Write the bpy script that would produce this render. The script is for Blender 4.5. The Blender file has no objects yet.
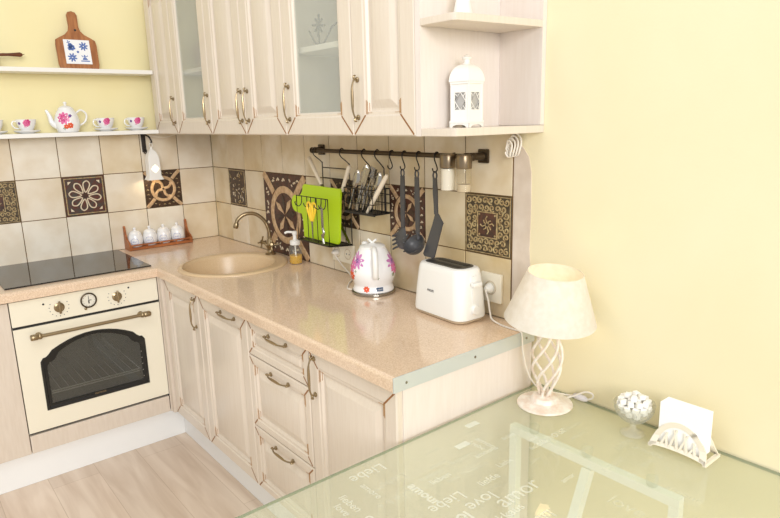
import bpy, bmesh, math, random
from mathutils import Vector, Matrix
random.seed(7)
PI = math.pi
SC = bpy.context.scene
COL = SC.collection

# ------------------------------------------------------------------ materials
def s2l(c):
    return tuple(((v/255)/12.92 if v/255 <= .04045 else ((v/255+.055)/1.055)**2.4) for v in c) + (1,)

def mat(name, rgb, rough=.5, metal=0., spec=.5, mottle=None, stretch=(1,1,1), rgb2=None, bump=0., bscale=200, trans=None, emit=None, coat=0., detail=6, alpha=None):
    """rgb in sRGB 0-255; mottle = noise scale that mixes rgb and rgb2"""
    m = bpy.data.materials.new(name); m.use_nodes = True
    nt = m.node_tree; b = nt.nodes['Principled BSDF']
    b.inputs['Base Color'].default_value = s2l(rgb)
    b.inputs['Roughness'].default_value = rough
    b.inputs['Metallic'].default_value = metal
    b.inputs['Specular IOR Level'].default_value = spec
    b.inputs['Coat Weight'].default_value = coat
    b.inputs['Coat Roughness'].default_value = .05
    if alpha is not None: b.inputs['Alpha'].default_value = alpha
    if mottle or bump:
        tc = nt.nodes.new('ShaderNodeTexCoord'); mp = nt.nodes.new('ShaderNodeMapping')
        mp.inputs['Scale'].default_value = stretch
        nt.links.new(tc.outputs['Object'], mp.inputs['Vector'])
    if mottle:
        n = nt.nodes.new('ShaderNodeTexNoise'); n.inputs['Scale'].default_value = mottle; n.inputs['Detail'].default_value = detail
        nt.links.new(mp.outputs[0], n.inputs['Vector'])
        r = nt.nodes.new('ShaderNodeValToRGB')
        r.color_ramp.elements[0].position = .36; r.color_ramp.elements[1].position = .64
        r.color_ramp.elements[0].color = s2l(rgb2 or tuple(v*.9 for v in rgb)); r.color_ramp.elements[1].color = s2l(rgb)
        nt.links.new(n.outputs['Fac'], r.inputs['Fac']); nt.links.new(r.outputs['Color'], b.inputs['Base Color'])
    if bump:
        n2 = nt.nodes.new('ShaderNodeTexNoise'); n2.inputs['Scale'].default_value = bscale
        nt.links.new(mp.outputs[0], n2.inputs['Vector'])
        bp = nt.nodes.new('ShaderNodeBump'); bp.inputs['Strength'].default_value = bump; bp.inputs['Distance'].default_value = .002
        nt.links.new(n2.outputs['Fac'], bp.inputs['Height']); nt.links.new(bp.outputs[0], b.inputs['Normal'])
    if emit:
        b.inputs['Emission Color'].default_value = s2l(emit[0]); b.inputs['Emission Strength'].default_value = emit[1]
    if trans:
        tr = nt.nodes.new('ShaderNodeBsdfTranslucent'); tr.inputs['Color'].default_value = s2l(rgb)
        mx = nt.nodes.new('ShaderNodeMixShader'); mx.inputs[0].default_value = trans
        out = nt.nodes['Material Output']
        nt.links.new(b.outputs[0], mx.inputs[1]); nt.links.new(tr.outputs[0], mx.inputs[2]); nt.links.new(mx.outputs[0], out.inputs['Surface'])
    return m

def thin_glass(name, tint, milk=0., milk_rgb=(235,240,235), rough=0., ior=1.45):
    """see-through sheet: tinted transparency, a little milky body, fresnel reflection"""
    m = bpy.data.materials.new(name); m.use_nodes = True
    nt = m.node_tree; nt.nodes.remove(nt.nodes['Principled BSDF']); out = nt.nodes['Material Output']
    t = nt.nodes.new('ShaderNodeBsdfTransparent'); t.inputs['Color'].default_value = s2l(tint)
    d = nt.nodes.new('ShaderNodeBsdfDiffuse'); d.inputs['Color'].default_value = s2l(milk_rgb)
    m1 = nt.nodes.new('ShaderNodeMixShader'); m1.inputs[0].default_value = milk
    nt.links.new(t.outputs[0], m1.inputs[1]); nt.links.new(d.outputs[0], m1.inputs[2])
    g = nt.nodes.new('ShaderNodeBsdfGlossy'); g.inputs['Roughness'].default_value = rough
    f = nt.nodes.new('ShaderNodeFresnel')
    ge = nt.nodes.new('ShaderNodeNewGeometry'); mr = nt.nodes.new('ShaderNodeMapRange')   # same reflectance from both sides of the sheet
    mr.inputs['To Min'].default_value = ior; mr.inputs['To Max'].default_value = 1/ior
    nt.links.new(ge.outputs['Backfacing'], mr.inputs['Value']); nt.links.new(mr.outputs[0], f.inputs['IOR'])
    m2 = nt.nodes.new('ShaderNodeMixShader')
    nt.links.new(f.outputs[0], m2.inputs[0]); nt.links.new(m1.outputs[0], m2.inputs[1]); nt.links.new(g.outputs[0], m2.inputs[2])
    nt.links.new(m2.outputs[0], out.inputs['Surface'])
    return m

M = {}
M['wall'] = mat('yellow_wall_paint', (238,229,195), .85, spec=.2, mottle=3, rgb2=(236,226,190), bump=.15, bscale=160)
M['wallback'] = mat('deeper_yellow_wall_paint', (244,234,188), .85, spec=.2, mottle=3, rgb2=(242,231,182), bump=.15, bscale=160)
M['plaster'] = mat('bare_plaster', (226,214,200), .9, spec=.2, mottle=14, rgb2=(214,200,184))
M['grout'] = mat('grout', (112,88,58), .9, spec=.1)
M['tileA'] = mat('tile_beige', (232,222,204), .35, mottle=7, rgb2=(219,204,178))
M['tileB'] = mat('tile_cream', (236,229,214), .35, mottle=9, rgb2=(225,214,194))
M['tileC'] = mat('tile_ochre', (230,217,192), .35, mottle=6, rgb2=(216,197,162))
M['tileD'] = mat('tile_sand', (230,218,194), .35, mottle=7, rgb2=(212,193,156))  # right-wall tiles: ochre includes the shade near the wall cabinets
M['tileE'] = mat('tile_pale_sand', (235,225,205), .35, mottle=9, rgb2=(219,203,170))
M['tileF'] = mat('tile_honey', (226,211,180), .35, mottle=6, rgb2=(208,186,142))
M['dbrown'] = mat('decor_brown', (78,56,40), .38, mottle=70, rgb2=(48,36,28))
M['dolive'] = mat('decor_olive_bronze', (92,78,54), .38, mottle=70, rgb2=(58,46,34))
M['dred'] = mat('decor_red', (92,54,40), .38, mottle=60, rgb2=(56,38,30))
M['dslate'] = mat('decor_slate', (62,62,58), .38, mottle=50, rgb2=(92,44,34))
M['dtan'] = mat('decor_tan', (214,184,146), .4, mottle=60, rgb2=(186,152,114))
M['dgold'] = mat('decor_gold', (196,176,130), .35, mottle=80, rgb2=(150,124,84))
M['dcream'] = mat('decor_cream', (228,214,186), .4)
M['door'] = mat('cream_door_foil', (223,212,197), .3, mottle=30, stretch=(5,5,.35), rgb2=(219,207,191))
M['patina'] = mat('brown_patina', (146,98,52), .5)
M['patina2'] = mat('pale_patina', (178,134,86), .5)
M['lav'] = mat('pale_carcass_board', (230,221,213), .5, mottle=22, stretch=(4,4,.4), rgb2=(227,217,208))
M['panel'] = mat('beige_carcass_board', (218,206,191), .5, mottle=30, stretch=(4,4,.4), rgb2=(213,200,184))
M['enamel'] = mat('cream_enamel', (236,230,210), .22, coat=.3)
M['black'] = mat('black_gap', (24,23,22), .5)
M['ovenblack'] = mat('oven_black_border', (26,27,26), .25)
M['ovenglass'] = thin_glass('dark_oven_glass', (215,215,210), .2, milk_rgb=(128,128,122), ior=1.5)  # grey milk stands in for reflections on the window
M['cavity'] = mat('oven_cavity_enamel', (140,139,134), .5)
M['chrome'] = mat('chrome', (210,210,208), .18, metal=1)
M['brass'] = mat('antique_brass', (152,134,104), .28, metal=.85)
M['bronze'] = mat('dark_bronze', (82,70,54), .38, metal=.8)
M['worktop'] = mat('speckled_worktop', (234,211,186), .09, mottle=260, rgb2=(213,186,157), detail=3)
M['sink'] = mat('beige_granite_sink', (222,196,158), .3, mottle=400, rgb2=(210,183,144), detail=2)
M['ceran'] = mat('ceramic_hob_black', (30,30,32), .06, spec=.8)
M['hobedge'] = mat('hob_edge', (40,36,34), .2)
M['alu'] = mat('aluminium_strip', (204,209,206), .4, metal=.25)
M['plinth'] = mat('white_plinth_board', (238,239,238), .4)
M['floor'] = None
M['white'] = mat('white_plastic', (240,240,236), .3)
M['whitepaint'] = mat('white_lacquer', (240,238,232), .4)
M['porcelain'] = mat('white_porcelain', (242,242,242), .12, coat=.5)
M['pink'] = mat('pink_petals', (200,52,120), .25)
M['rose'] = mat('rose_petals', (222,110,160), .25)
M['orange'] = mat('orange_petals', (226,92,56), .25)
M['palepink'] = mat('pale_pink_petals', (206,130,190), .25)
M['purple'] = mat('purple_petals', (104,66,140), .25)
M['leafgreen'] = mat('green_leaves', (110,130,80), .3)
M['blue'] = mat('cobalt_blue', (84,112,176), .3)
M['wood'] = mat('board_wood', (176,116,66), .5, mottle=14, stretch=(5,5,.5), rgb2=(148,90,46))
M['rackwood'] = mat('reddish_wood', (180,110,62), .4, mottle=16, stretch=(.6,5,5), rgb2=(150,86,46))
M['darkwood'] = mat('dark_handle_wood', (122,66,34), .4, mottle=14, stretch=(.5,5,5), rgb2=(92,46,22))
M['copper'] = mat('dark_copper', (110,58,44), .35, metal=.7)
M['lime'] = mat('lime_plastic', (186,220,28), .35)
M['yellow'] = mat('yellow_plastic', (244,206,58), .35)
M['greyplastic'] = mat('dark_grey_nylon', (72,72,74), .4)
M['wire'] = mat('black_wire', (44,40,36), .4, metal=.5)
M['steel'] = mat('brushed_steel', (168,164,156), .25, metal=1)
M['jarcap'] = mat('brushed_brown_cap', (138,122,100), .3, metal=.9)
M['creamplastic'] = mat('cream_plastic', (232,220,198), .35)
M['salt'] = mat('white_salt', (244,242,236), .8)
M['clear'] = thin_glass('clear_glass', (250,251,249), .08, ior=1.35)
M['jarglass'] = thin_glass('jar_glass', (249,247,241), .05, milk_rgb=(235,228,210), ior=1.35)
M['bowlglass'] = thin_glass('bowl_glass', (251,251,248), .16, milk_rgb=(246,246,240), ior=1.35)
M['frost'] = thin_glass('frosted_door_glass', (250,252,250), .22, milk_rgb=(244,248,242), rough=.12, ior=1.3)
M['soap'] = mat('amber_soap', (216,166,20), .2)
M['socket'] = mat('cream_socket', (246,240,222), .35)
M['socketwell'] = mat('socket_well', (214,200,176), .45)
M['cord'] = mat('white_cord', (238,232,222), .45)
M['slot'] = mat('toaster_slot_grey', (86,86,84), .4, metal=.4)
M['greytext'] = mat('grey_print', (96,100,108), .5)
M['display'] = mat('blue_display', (54,78,110), .2)
M['shade'] = mat('parchment_lampshade', (244,240,232), .8, spec=.1, trans=.34, mottle=60, rgb2=(236,230,219))
M['shabby'] = mat('whitewashed_metal', (242,236,226), .5, mottle=45, rgb2=(226,208,192))
M['bulb'] = mat('lamp_bulb', (255,240,210), .4, emit=((255,222,170), 6))
M['glow'] = mat('candle_glow_pane', (255,246,226), .5, emit=((255,236,196), 1.6))
M['grille'] = mat('lantern_grille_dark', (176,174,170), .6)
M['sugar'] = mat('sugar', (250,248,244), .7, bump=.4, bscale=900)
M['napkin'] = mat('white_paper', (250,250,250), .9, spec=.1)
M['holder'] = mat('ivory_plastic', (238,230,212), .35)
M['tableglass'] = thin_glass('green_table_glass', (250,252,247), .20, milk_rgb=(234,238,214), ior=1.36)  # milky share stands in for bright surroundings mirrored in the top
M['glassedge'] = mat('glass_edge_green', (120,132,104), .2)
M['print'] = mat('white_print', (238,242,230), .6, alpha=.52)
M['print2'] = mat('faint_white_print', (236,240,226), .6, alpha=.24)
M['frame'] = mat('pale_table_frame', (248,251,253), .35)
M['iron'] = mat('black_iron', (40,32,28), .5)
M['dialface'] = mat('clock_face', (226,222,208), .3)
M['switchgrey'] = mat('inline_switch', (226,222,226), .4)

def floor_material():
    m = bpy.data.materials.new('oak_laminate'); m.use_nodes = True
    nt = m.node_tree; b = nt.nodes['Principled BSDF']; L = nt.links
    tc = nt.nodes.new('ShaderNodeTexCoord')
    mp = nt.nodes.new('ShaderNodeMapping'); mp.inputs['Scale'].default_value = (9,.9,1)
    L.new(tc.outputs['Object'], mp.inputs[0])
    n = nt.nodes.new('ShaderNodeTexNoise'); n.inputs['Scale'].default_value = 2.2; n.inputs['Detail'].default_value = 9; n.inputs['Distortion'].default_value = .6
    L.new(mp.outputs[0], n.inputs['Vector'])
    r = nt.nodes.new('ShaderNodeValToRGB')
    r.color_ramp.elements[0].position = .3; r.color_ramp.elements[1].position = .7
    r.color_ramp.elements[0].color = s2l((212,190,168)); r.color_ramp.elements[1].color = s2l((236,219,200))
    L.new(n.outputs['Fac'], r.inputs['Fac'])
    br = nt.nodes.new('ShaderNodeTexBrick')
    mp2 = nt.nodes.new('ShaderNodeMapping'); mp2.inputs['Rotation'].default_value = (0,0,PI/2)
    L.new(tc.outputs['Object'], mp2.inputs[0]); L.new(mp2.outputs[0], br.inputs['Vector'])
    br.inputs['Scale'].default_value = 1; br.inputs['Brick Width'].default_value = 1.3; br.inputs['Row Height'].default_value = .19
    br.inputs['Mortar Size'].default_value = .0012; br.inputs['Color1'].default_value = (1,1,1,1); br.inputs['Color2'].default_value = (.9,.9,.9,1); br.inputs['Mortar'].default_value = (.72,.68,.62,1)
    mx = nt.nodes.new('ShaderNodeMixRGB'); mx.blend_type = 'MULTIPLY'; mx.inputs[0].default_value = 1
    L.new(r.outputs[0], mx.inputs[1]); L.new(br.outputs['Color'], mx.inputs[2]); L.new(mx.outputs[0], b.inputs['Base Color'])
    b.inputs['Roughness'].default_value = .45
    return m
M['floor'] = floor_material()

# ------------------------------------------------------------------ mesh builder
def smooth_path(pts, sub=6, closed=False):
    P = [Vector(p) for p in pts]; n = len(P); out = []
    rng = range(n) if closed else range(n-1)
    for i in rng:
        if closed: p0,p1,p2,p3 = P[i-1],P[i],P[(i+1)%n],P[(i+2)%n]
        else: p0,p1,p2,p3 = P[max(i-1,0)],P[i],P[i+1],P[min(i+2,n-1)]
        for k in range(sub):
            t = k/sub
            out.append(.5*((2*p1)+(-p0+p2)*t+(2*p0-5*p1+4*p2-p3)*t*t+(-p0+3*p1-3*p2+p3)*t**3))
    if not closed: out.append(P[-1])
    return out

class MB:
    def __init__(self): self.bm = bmesh.new(); self.T = None; self.wn = False
    def _v(self, co):
        co = Vector(co)
        if self.T: co = Vector(self.T(*co))
        return self.bm.verts.new(co)
    def face(self, vs, m=0):
        try:
            f = self.bm.faces.new(vs); f.material_index = m; return f
        except ValueError: return None
    def poly(self, pts, m=0): return self.face([self._v(p) for p in pts], m)
    def box(self, lo, hi, m=0, bevel=0., seg=2):
        x0,y0,z0 = [min(a,b) for a,b in zip(lo,hi)]; x1,y1,z1 = [max(a,b) for a,b in zip(lo,hi)]
        v = [self._v(p) for p in ((x0,y0,z0),(x1,y0,z0),(x1,y1,z0),(x0,y1,z0),(x0,y0,z1),(x1,y0,z1),(x1,y1,z1),(x0,y1,z1))]
        fs = [self.face([v[i] for i in q], m) for q in ((3,2,1,0),(4,5,6,7),(0,1,5,4),(1,2,6,5),(2,3,7,6),(3,0,4,7))]
        if bevel:
            self.wn = True
            es = list({e for f in fs for e in f.edges})
            r = bmesh.ops.bevel(self.bm, geom=es, offset=bevel, segments=seg, affect='EDGES', profile=.5)
            for f in r['faces']: f.material_index = m
        return self
    def prism(self, pts, vec, m=0, bevel=0., seg=2):
        a = [self._v(p) for p in pts]; b = [self._v(Vector(p)+Vector(vec)) for p in pts]; n = len(a)
        fs = [self.face(a[::-1], m), self.face(b, m)] + [self.face([a[i],a[(i+1)%n],b[(i+1)%n],b[i]], m) for i in range(n)]
        if bevel:
            self.wn = True
            es = list({e for f in fs[:2] if f for e in f.edges})
            r = bmesh.ops.bevel(self.bm, geom=es, offset=bevel, segments=seg, affect='EDGES', profile=.5)
            for f in r['faces']: f.material_index = m
        return self
    def ringmesh(self, rings, m=0, cap0=True, cap1=True):
        R = [[self._v(p) for p in r] for r in rings]; n = len(R[0])
        for a,b in zip(R, R[1:]):
            for i in range(n): self.face([a[i],a[(i+1)%n],b[(i+1)%n],b[i]], m)
        if cap0: self.face(R[0][::-1], m)
        if cap1: self.face(R[-1], m)
        return self
    def lathe(self, prof, c=(0,0,0), n=28, m=0, cap0=True, cap1=True, sx=1, sy=1, axis=None):
        """prof: (r, z) list"""
        rot = Vector((0,0,1)).rotation_difference(Vector(axis)).to_matrix() if axis else Matrix.Identity(3)
        c = Vector(c); rings = []
        for r,z in prof:
            rings.append([c + rot @ Vector((max(r,1e-5)*sx*math.cos(2*PI*k/n), max(r,1e-5)*sy*math.sin(2*PI*k/n), z)) for k in range(n)])
        return self.ringmesh(rings, m, cap0, cap1)
    def cyl(self, a, b, r, r2=None, n=16, m=0):
        a, b = Vector(a), Vector(b); r2 = r if r2 is None else r2
        return self.lathe([(r,0),(r2,(b-a).length)], a, n, m, axis=(b-a))
    def ball(self, c, r, n=14, m=0, s=(1,1,1)):
        c = Vector(c); k = n//2
        rings = [[c + Vector((r*s[0]*math.sin(PI*i/k)*math.cos(2*PI*j/n), r*s[1]*math.sin(PI*i/k)*math.sin(2*PI*j/n), -r*s[2]*math.cos(PI*i/k))) for j in range(n)] for i in range(1,k)]
        return self.ringmesh(rings, m)
    def tube(self, pts, r, n=8, m=0, closed=False, caps=True):
        P = [Vector(p) for p in pts]; N = len(P)
        rad = r if isinstance(r,(list,tuple)) else [r]*N
        t0 = (P[1]-P[0]).normalized(); up = Vector((0,0,1)) if abs(t0.z) < .9 else Vector((1,0,0))
        nrm = t0.cross(up).normalized(); rings = []
        for i in range(N):
            if closed: t = (P[(i+1)%N]-P[i-1])
            else: t = (P[min(i+1,N-1)]-P[max(i-1,0)])
            t = t.normalized()
            nrm = (nrm - t*nrm.dot(t)).normalized(); bn = t.cross(nrm)
            rings.append([P[i] + rad[i]*(math.cos(2*PI*k/n)*nrm + math.sin(2*PI*k/n)*bn) for k in range(n)])
        if closed: return self.ringmesh(rings+[rings[0]], m, False, False)
        return self.ringmesh(rings, m, caps, caps)
    def strip(self, pts, w, h, n=None, m=0, closed=False):
        """raised ribbon lying in a plane with normal n: flat relief band"""
        P = [Vector(p) for p in pts]; N = len(P); n = Vector(n); rings = []
        for i in range(N):
            if closed: t = P[(i+1)%N]-P[i-1]
            else: t = P[min(i+1,N-1)]-P[max(i-1,0)]
            sd = t.normalized().cross(n).normalized()*w/2
            rings.append([P[i]-sd, P[i]-sd*.6+n*h, P[i]+sd*.6+n*h, P[i]+sd])
        if closed: rings.append(rings[0])
        return self.ringmesh(rings, m, not closed, not closed)
    def build(self, name, mats, parent=None, origin=None, angle=40):
        if origin is None: origin = parent['_o'] if parent is not None else (0,0,0)
        bm = self.bm
        bmesh.ops.remove_doubles(bm, verts=bm.verts, dist=1e-6)
        bmesh.ops.recalc_face_normals(bm, faces=bm.faces)
        bmesh.ops.translate(bm, vec=-Vector(origin), verts=bm.verts)
        me = bpy.data.meshes.new(name); bm.to_mesh(me); bm.free()
        for k in (mats if isinstance(mats,(list,tuple)) else [mats]): me.materials.append(M[k])
        me.polygons.foreach_set('use_smooth', [True]*len(me.polygons)); me.set_sharp_from_angle(angle=math.radians(angle))
        o = bpy.data.objects.new(name, me); COL.objects.link(o)
        if self.wn:
            w_ = o.modifiers.new('flat_faces','WEIGHTED_NORMAL'); w_.keep_sharp = True; w_.weight = 100
        o['_o'] = tuple(origin)
        if parent is not None: o.parent = parent
        else: o.location = origin
        return o

def tag(o, label=None, cat=None, group=None, kind=None):
    if label: o['label'] = label
    if cat: o['category'] = cat
    if group: o['group'] = group
    if kind: o['kind'] = kind
    return o
def thing(name, label, cat, loc=(0,0,0), group=None):
    o = bpy.data.objects.new(name, None); COL.objects.link(o); o.location = loc; o['_o'] = tuple(loc); o.empty_display_size = .05
    return tag(o, label, cat, group)
def structure(o): o['kind'] = 'structure'; return o
def dup(o, loc=None, label=None, rotz=None, parent=None):
    c = o.copy(); COL.objects.link(c)
    if parent is not None: c.parent = parent
    for ch in list(o.children): dup(ch, parent=c)
    if loc is not None: c.location = loc
    if rotz is not None: c.rotation_euler = (0,0,rotz)
    if label: c['label'] = label
    return c
def text_mesh(mb, s, T, size, m=0, align='LEFT', shear=0., bold=0., font_space=1.):
    """adds the letters of s to a builder; T maps (u, v) of the lettering to a point"""
    cu = bpy.data.curves.new('lettering', 'FONT'); cu.body = s; cu.size = size; cu.align_x = align; cu.offset = bold; cu.shear = shear; cu.space_character = font_space
    cu.resolution_u = 4
    ob = bpy.data.objects.new('lettering', cu); COL.objects.link(ob)
    dg = bpy.context.evaluated_depsgraph_get(); me = bpy.data.meshes.new_from_object(ob.evaluated_get(dg))
    vs = [mb.bm.verts.new(Vector(T(v.co.x, v.co.y))) for v in me.vertices]
    for p in me.polygons: mb.face([vs[i] for i in p.vertices], m)
    bpy.data.objects.remove(ob); bpy.data.curves.remove(cu); bpy.data.meshes.remove(me)

# ------------------------------------------------------------------ room shell
H = .87
b = MB(); b.box((-3.6,-5.2,-.05),(.1,.1,0)); structure(b.build('floor','floor'))
b = MB(); b.box((-3.6,0,0),(.1,.1,2.7)); structure(b.build('wall_back','wallback'))
b = MB(); b.box((0,-5.2,0),(.1,0,2.7)); wr = structure(b.build('wall_right','wall'))
b = MB()   # strip of bare plaster where the wallpaper stops short of the tiles
out = [(-2.20,.872),(-2.20,1.466),(-2.212,1.45),(-2.232,1.425),(-2.255,1.397),(-2.266,1.35),(-2.268,1.25),(-2.266,1.11),(-2.28,.95),(-2.292,.872)]
b.prism([(-.0025,y,z) for y,z in out],(.0025,0,0)); b.build('bare_plaster_patch','plaster',wr)

# tiled splashback: one bevelled slab per tile over dark grout
ROWS = [(.870,1.073),(1.073,1.272),(1.272,1.470)]
def tiles(name, cols, place, skip, mats=('tileA','tileB','tileC')):
    mb = MB(); mb.T = place
    u0, u1 = cols[0][0], cols[-1][1]
    mb.box((u0,.8701,0),(u1,1.470,.0062),0)
    rnd = random.Random(hash(name) % 97 if False else len(name))
    for i,(a,c) in enumerate(cols):
        for j,(z0,z1) in enumerate(ROWS):
            if (i,j) in skip: continue
            g = .0018
            mb.box((a+g,z0+g,.004),(c-g,z1-g,.0085),rnd.choice((1,1,2,2,3)),bevel=.0012,seg=1)
    return structure(mb.build(name,['grout',*mats]))
colsB = [(0.0085,.206)]+[(.006+.2*i,.006+.2*(i+1)) for i in range(1,9)]
placeB = lambda u,v,w: (-u,-w,v)
colsR = [(.2*i if i else .0085,.2*(i+1)) for i in range(11)]
placeR = lambda u,v,w: (-w,-u,v)
tb_ = tiles('trim_1', colsB, placeB, {(1,1),(3,1),(5,1)})
tr_ = tiles('trim_2', colsR, placeR, {(1,1),(3,0),(4,0),(3,1),(4,1),(6,1),(8,1),(10,1)}, ('tileD','tileE','tileF'))
tb_['label'] = 'beige tiled splashback behind the hob'; tr_['label'] = 'beige tiled splashback behind the sink and toaster'

def decor(kind, parent, place, u0, u1, v0, v1, label):
    g = .0015; u0 += g; u1 -= g; v0 += g; v1 -= g
    S = u1-u0; Vh = v1-v0
    mb = MB(); W0 = .009
    P = lambda a,c,w=0.: Vector(place(u0+a*S, v0+c*Vh, W0+w))
    N = Vector(place(0,0,1))-Vector(place(0,0,0))
    mb.T = place; mb.box((u0,v0,.004),(u1,v1,W0),0,bevel=.001,seg=1); mb.T = None
    rnd = random.Random(3)
    def line(pts, w, h=.0025, m=1, closed=False): mb.strip([P(*q) for q in pts], w*S, h, N, m, closed)
    def circ(cx,cy,r,n=28,a0=0,a1=2*PI): return [(cx+r*math.cos(a0+(a1-a0)*k/(n-1 if a1-a0<6.2 else n)), cy+r*math.sin(a0+(a1-a0)*k/(n-1 if a1-a0<6.2 else n))) for k in range(n)]
    def spiral(cx,cy,r,a,turn=1.6,sgn=1,n=16): return [(cx+r*(1-.8*k/n)*math.cos(a+sgn*2*PI*turn*k/n), cy+r*(1-.8*k/n)*math.sin(a+sgn*2*PI*turn*k/n)) for k in range(n+1)]
    if kind == 'medallion':
        line(circ(.5,.5,.315),.085,.004,1,True)
        for sx in (-1,1):
            for sy in (-1,1):
                line([(.5+sx*.26,.5+sy*.26),(.5+sx*.36,.5+sy*.37),(.5+sx*.485,.5+sy*.485)],.095,.004)
        if label.startswith('red'):
            for k in range(8):
                a = k*PI/4+.15; c,s_ = math.cos(a),math.sin(a)
                mb.prism([P(.5+r*c-q*s_,.5+r*s_+q*c,.0003) for r,q in ((.02,0),(.17,-.035),(.255,0),(.17,.045))], N*.002, 1 if k%2 else 3)
            for k in range(70):
                cx,cy = .06+.88*rnd.random(), .06+.88*rnd.random(); a = rnd.random()*6; l=.014
                if abs(math.hypot(cx-.5,cy-.5)-.315)<.06 or (abs(abs(cx-.5)-abs(cy-.5))<.075) or math.hypot(cx-.5,cy-.5)<.27: continue
                line([(cx-l*math.cos(a),cy-l*math.sin(a)),(cx,cy+.006),(cx+l*math.cos(a),cy+l*math.sin(a))],.016,.002,2)
        else:
            for k in range(4):
                a = PI/4+k*PI/2+.25
                c,s = math.cos(a),math.sin(a)
                line([(.5+.03*c,.5+.03*s),(.5+.14*c-.04*s,.5+.14*s+.04*c),(.5+.24*c-.01*s,.5+.24*s+.01*c),(.5+.27*c+.05*s,.5+.27*s-.05*c)],.075,.003)
        for sx,sy in ((0,1),(0,-1),(1,0),(-1,0)):     # little leaf motifs between the bands
            for t in (-.13,0,.13):
                cx,cy = .5+sx*.43+(t if sx==0 else 0), .5+sy*.43+(t if sy==0 else 0)
                line([(cx-.03*(1 if t<=0 else -1),cy-.015),(cx,cy+.015),(cx+.025,cy-.01)],.022,.0025,2)
        for sx in (-1,1):
            for sy in (-1,1):
                for q in ((.40,.25),(.25,.40)):
                    line([(.5+sx*q[0]-.025,.5+sy*q[1]),(.5+sx*q[0]+.025,.5+sy*q[1]+.012)],.022,.0025,2)
        mats = ['dbrown','dtan','dgold'] if kind!='x' else 0
    elif kind == 'flower':
        e = .045
        line([(e,e),(1-e,e),(1-e,1-e),(e,1-e)],.035,.003,1,True)
        for sx in (-1,1):
            for sy in (-1,1):
                cx,cy = .5+sx*.38,.5+sy*.38
                q = [P(cx-sx*.0,cy,.0015),P(cx-sx*.08,cy,.0015),P(cx,cy-sy*.08,.0015)]
                mb.prism(q, N*.001, 2)
        for k in range(8):
            a = k*PI/4+.2; c,s = math.cos(a),math.sin(a)
            pet = [(.09,0),(.2,.06),(.32,.075),(.385,0),(.32,-.075),(.2,-.06)]
            pp = smooth_path([P(.5+r*c-t*s,.5+r*s+t*c) for r,t in pet],4,True)
            mb.strip(pp,.03*S,.003,N,2,True)
        mb.strip([P(*q) for q in circ(.5,.5,.055)],.03*S,.003,N,3,True)
        cr = [P(*q,.0005) for q in circ(.5,.5,.05,12)]; mb.prism(cr,N*.002,3)
        mats = ['dslate','dgold','dcream','dred']
    elif kind == 'scroll':
        pass
        for e,w in ((.02,.02),):
            line([(e,e),(1-e,e),(1-e,1-e),(e,1-e)],w,.002,1,True)
        q = .29
        line([(q,q),(1-q,q),(1-q,1-q),(q,1-q)],.03,.004,2,True)
        mb.prism([P(q,q,.0002),P(1-q,q,.0002),P(1-q,1-q,.0002),P(q,1-q,.0002)],N*.001,3)
        for sx in (-1,1):
            for sy in (-1,1):
                mb.prism([P(.5+sx*.17+.018*math.cos(t*PI/3),.5+sy*.17+.018*math.sin(t*PI/3),.001) for t in range(6)],N*.002,2)
        for k in range(8):
            a = k*PI/4; r = .07 if k%2 else .11
            mb.strip([P(.5+.03*math.cos(a),.5+.03*math.sin(a),.001),P(.5+r*math.cos(a+.3),.5+r*math.sin(a+.3),.001),P(.5+(r+.04)*math.cos(a),.5+(r+.04)*math.sin(a),.001)],.02*S,.0025,N,1 if k%2 else 2)
        for t in (.09,.21,.33,.45,.57,.69,.81,.91):
            for k,(o1,o2) in enumerate(((.095,.215),(.905,.785))):
                for cx,cy in ((t,o1),(t+.03,o2),(o1,t),(o2,t+.03)):
                    if not (.06<cx<.94 and .06<cy<.94) or (.27<cx<.73 and .27<cy<.73): continue
                    if (cy in (o1,o2)) is False and .26>cy or cy>.74 and cx in (o1,o2) and cy not in (o1,o2): continue
                    a = rnd.random()*6
                    line(spiral(cx,cy,.060,a,1.15,1 if rnd.random()<.5 else -1,12),.026,.003,1)
        mats = ['dolive','dgold','dgold','dred']
    elif kind == 'speckle':
        e = .03; line([(e,e),(1-e,e),(1-e,1-e),(e,1-e)],.03,.002,1,True)
        for k in range(46):
            cx,cy = .08+.84*rnd.random(), .08+.84*rnd.random(); a = rnd.random()*6; l=.02+.035*rnd.random()
            line([(cx-l*math.cos(a),cy-l*math.sin(a)),(cx,cy+.012),(cx+l*math.cos(a),cy+l*math.sin(a))],.016,.002,1 if k%3 else 2)
        mats = ['dbrown','dgold','dcream']
    if kind == 'medallion' and label.startswith('red'): mats = ['dred','dtan','dcream','dbrown']
    o = mb.build('decor_tile', mats, parent); o['label'] = label
# back wall, from the corner leftwards, then right wall
decor('medallion', tb_, placeB, .206,.406,1.073,1.272,'brown relief tile with ring and pinwheel above spice rack')
decor('flower', tb_, placeB, .606,.806,1.073,1.272,'dark relief tile with pale eight-petal flower')
decor('scroll', tb_, placeB, 1.006,1.206,1.073,1.272,'dark bronze relief scroll tile at left edge')
decor('speckle', tr_, placeR, .2,.4,1.073,1.272,'dark speckled relief tile near the corner')
decor('medallion', tr_, placeR, .6,1.0,.8705,1.272,'red brown four-tile medallion with large ring beside tap')
decor('medallion', tr_, placeR, 1.2,1.4,1.073,1.272,'brown relief tile behind the hanging baskets')
decor('medallion', tr_, placeR, 1.6,1.8,1.073,1.272,'red brown relief ring tile behind the hanging ladle')
decor('scroll', tr_, placeR, 2.0,2.2,1.073,1.272,'bronze relief scroll tile with red square centre above toaster')

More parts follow.
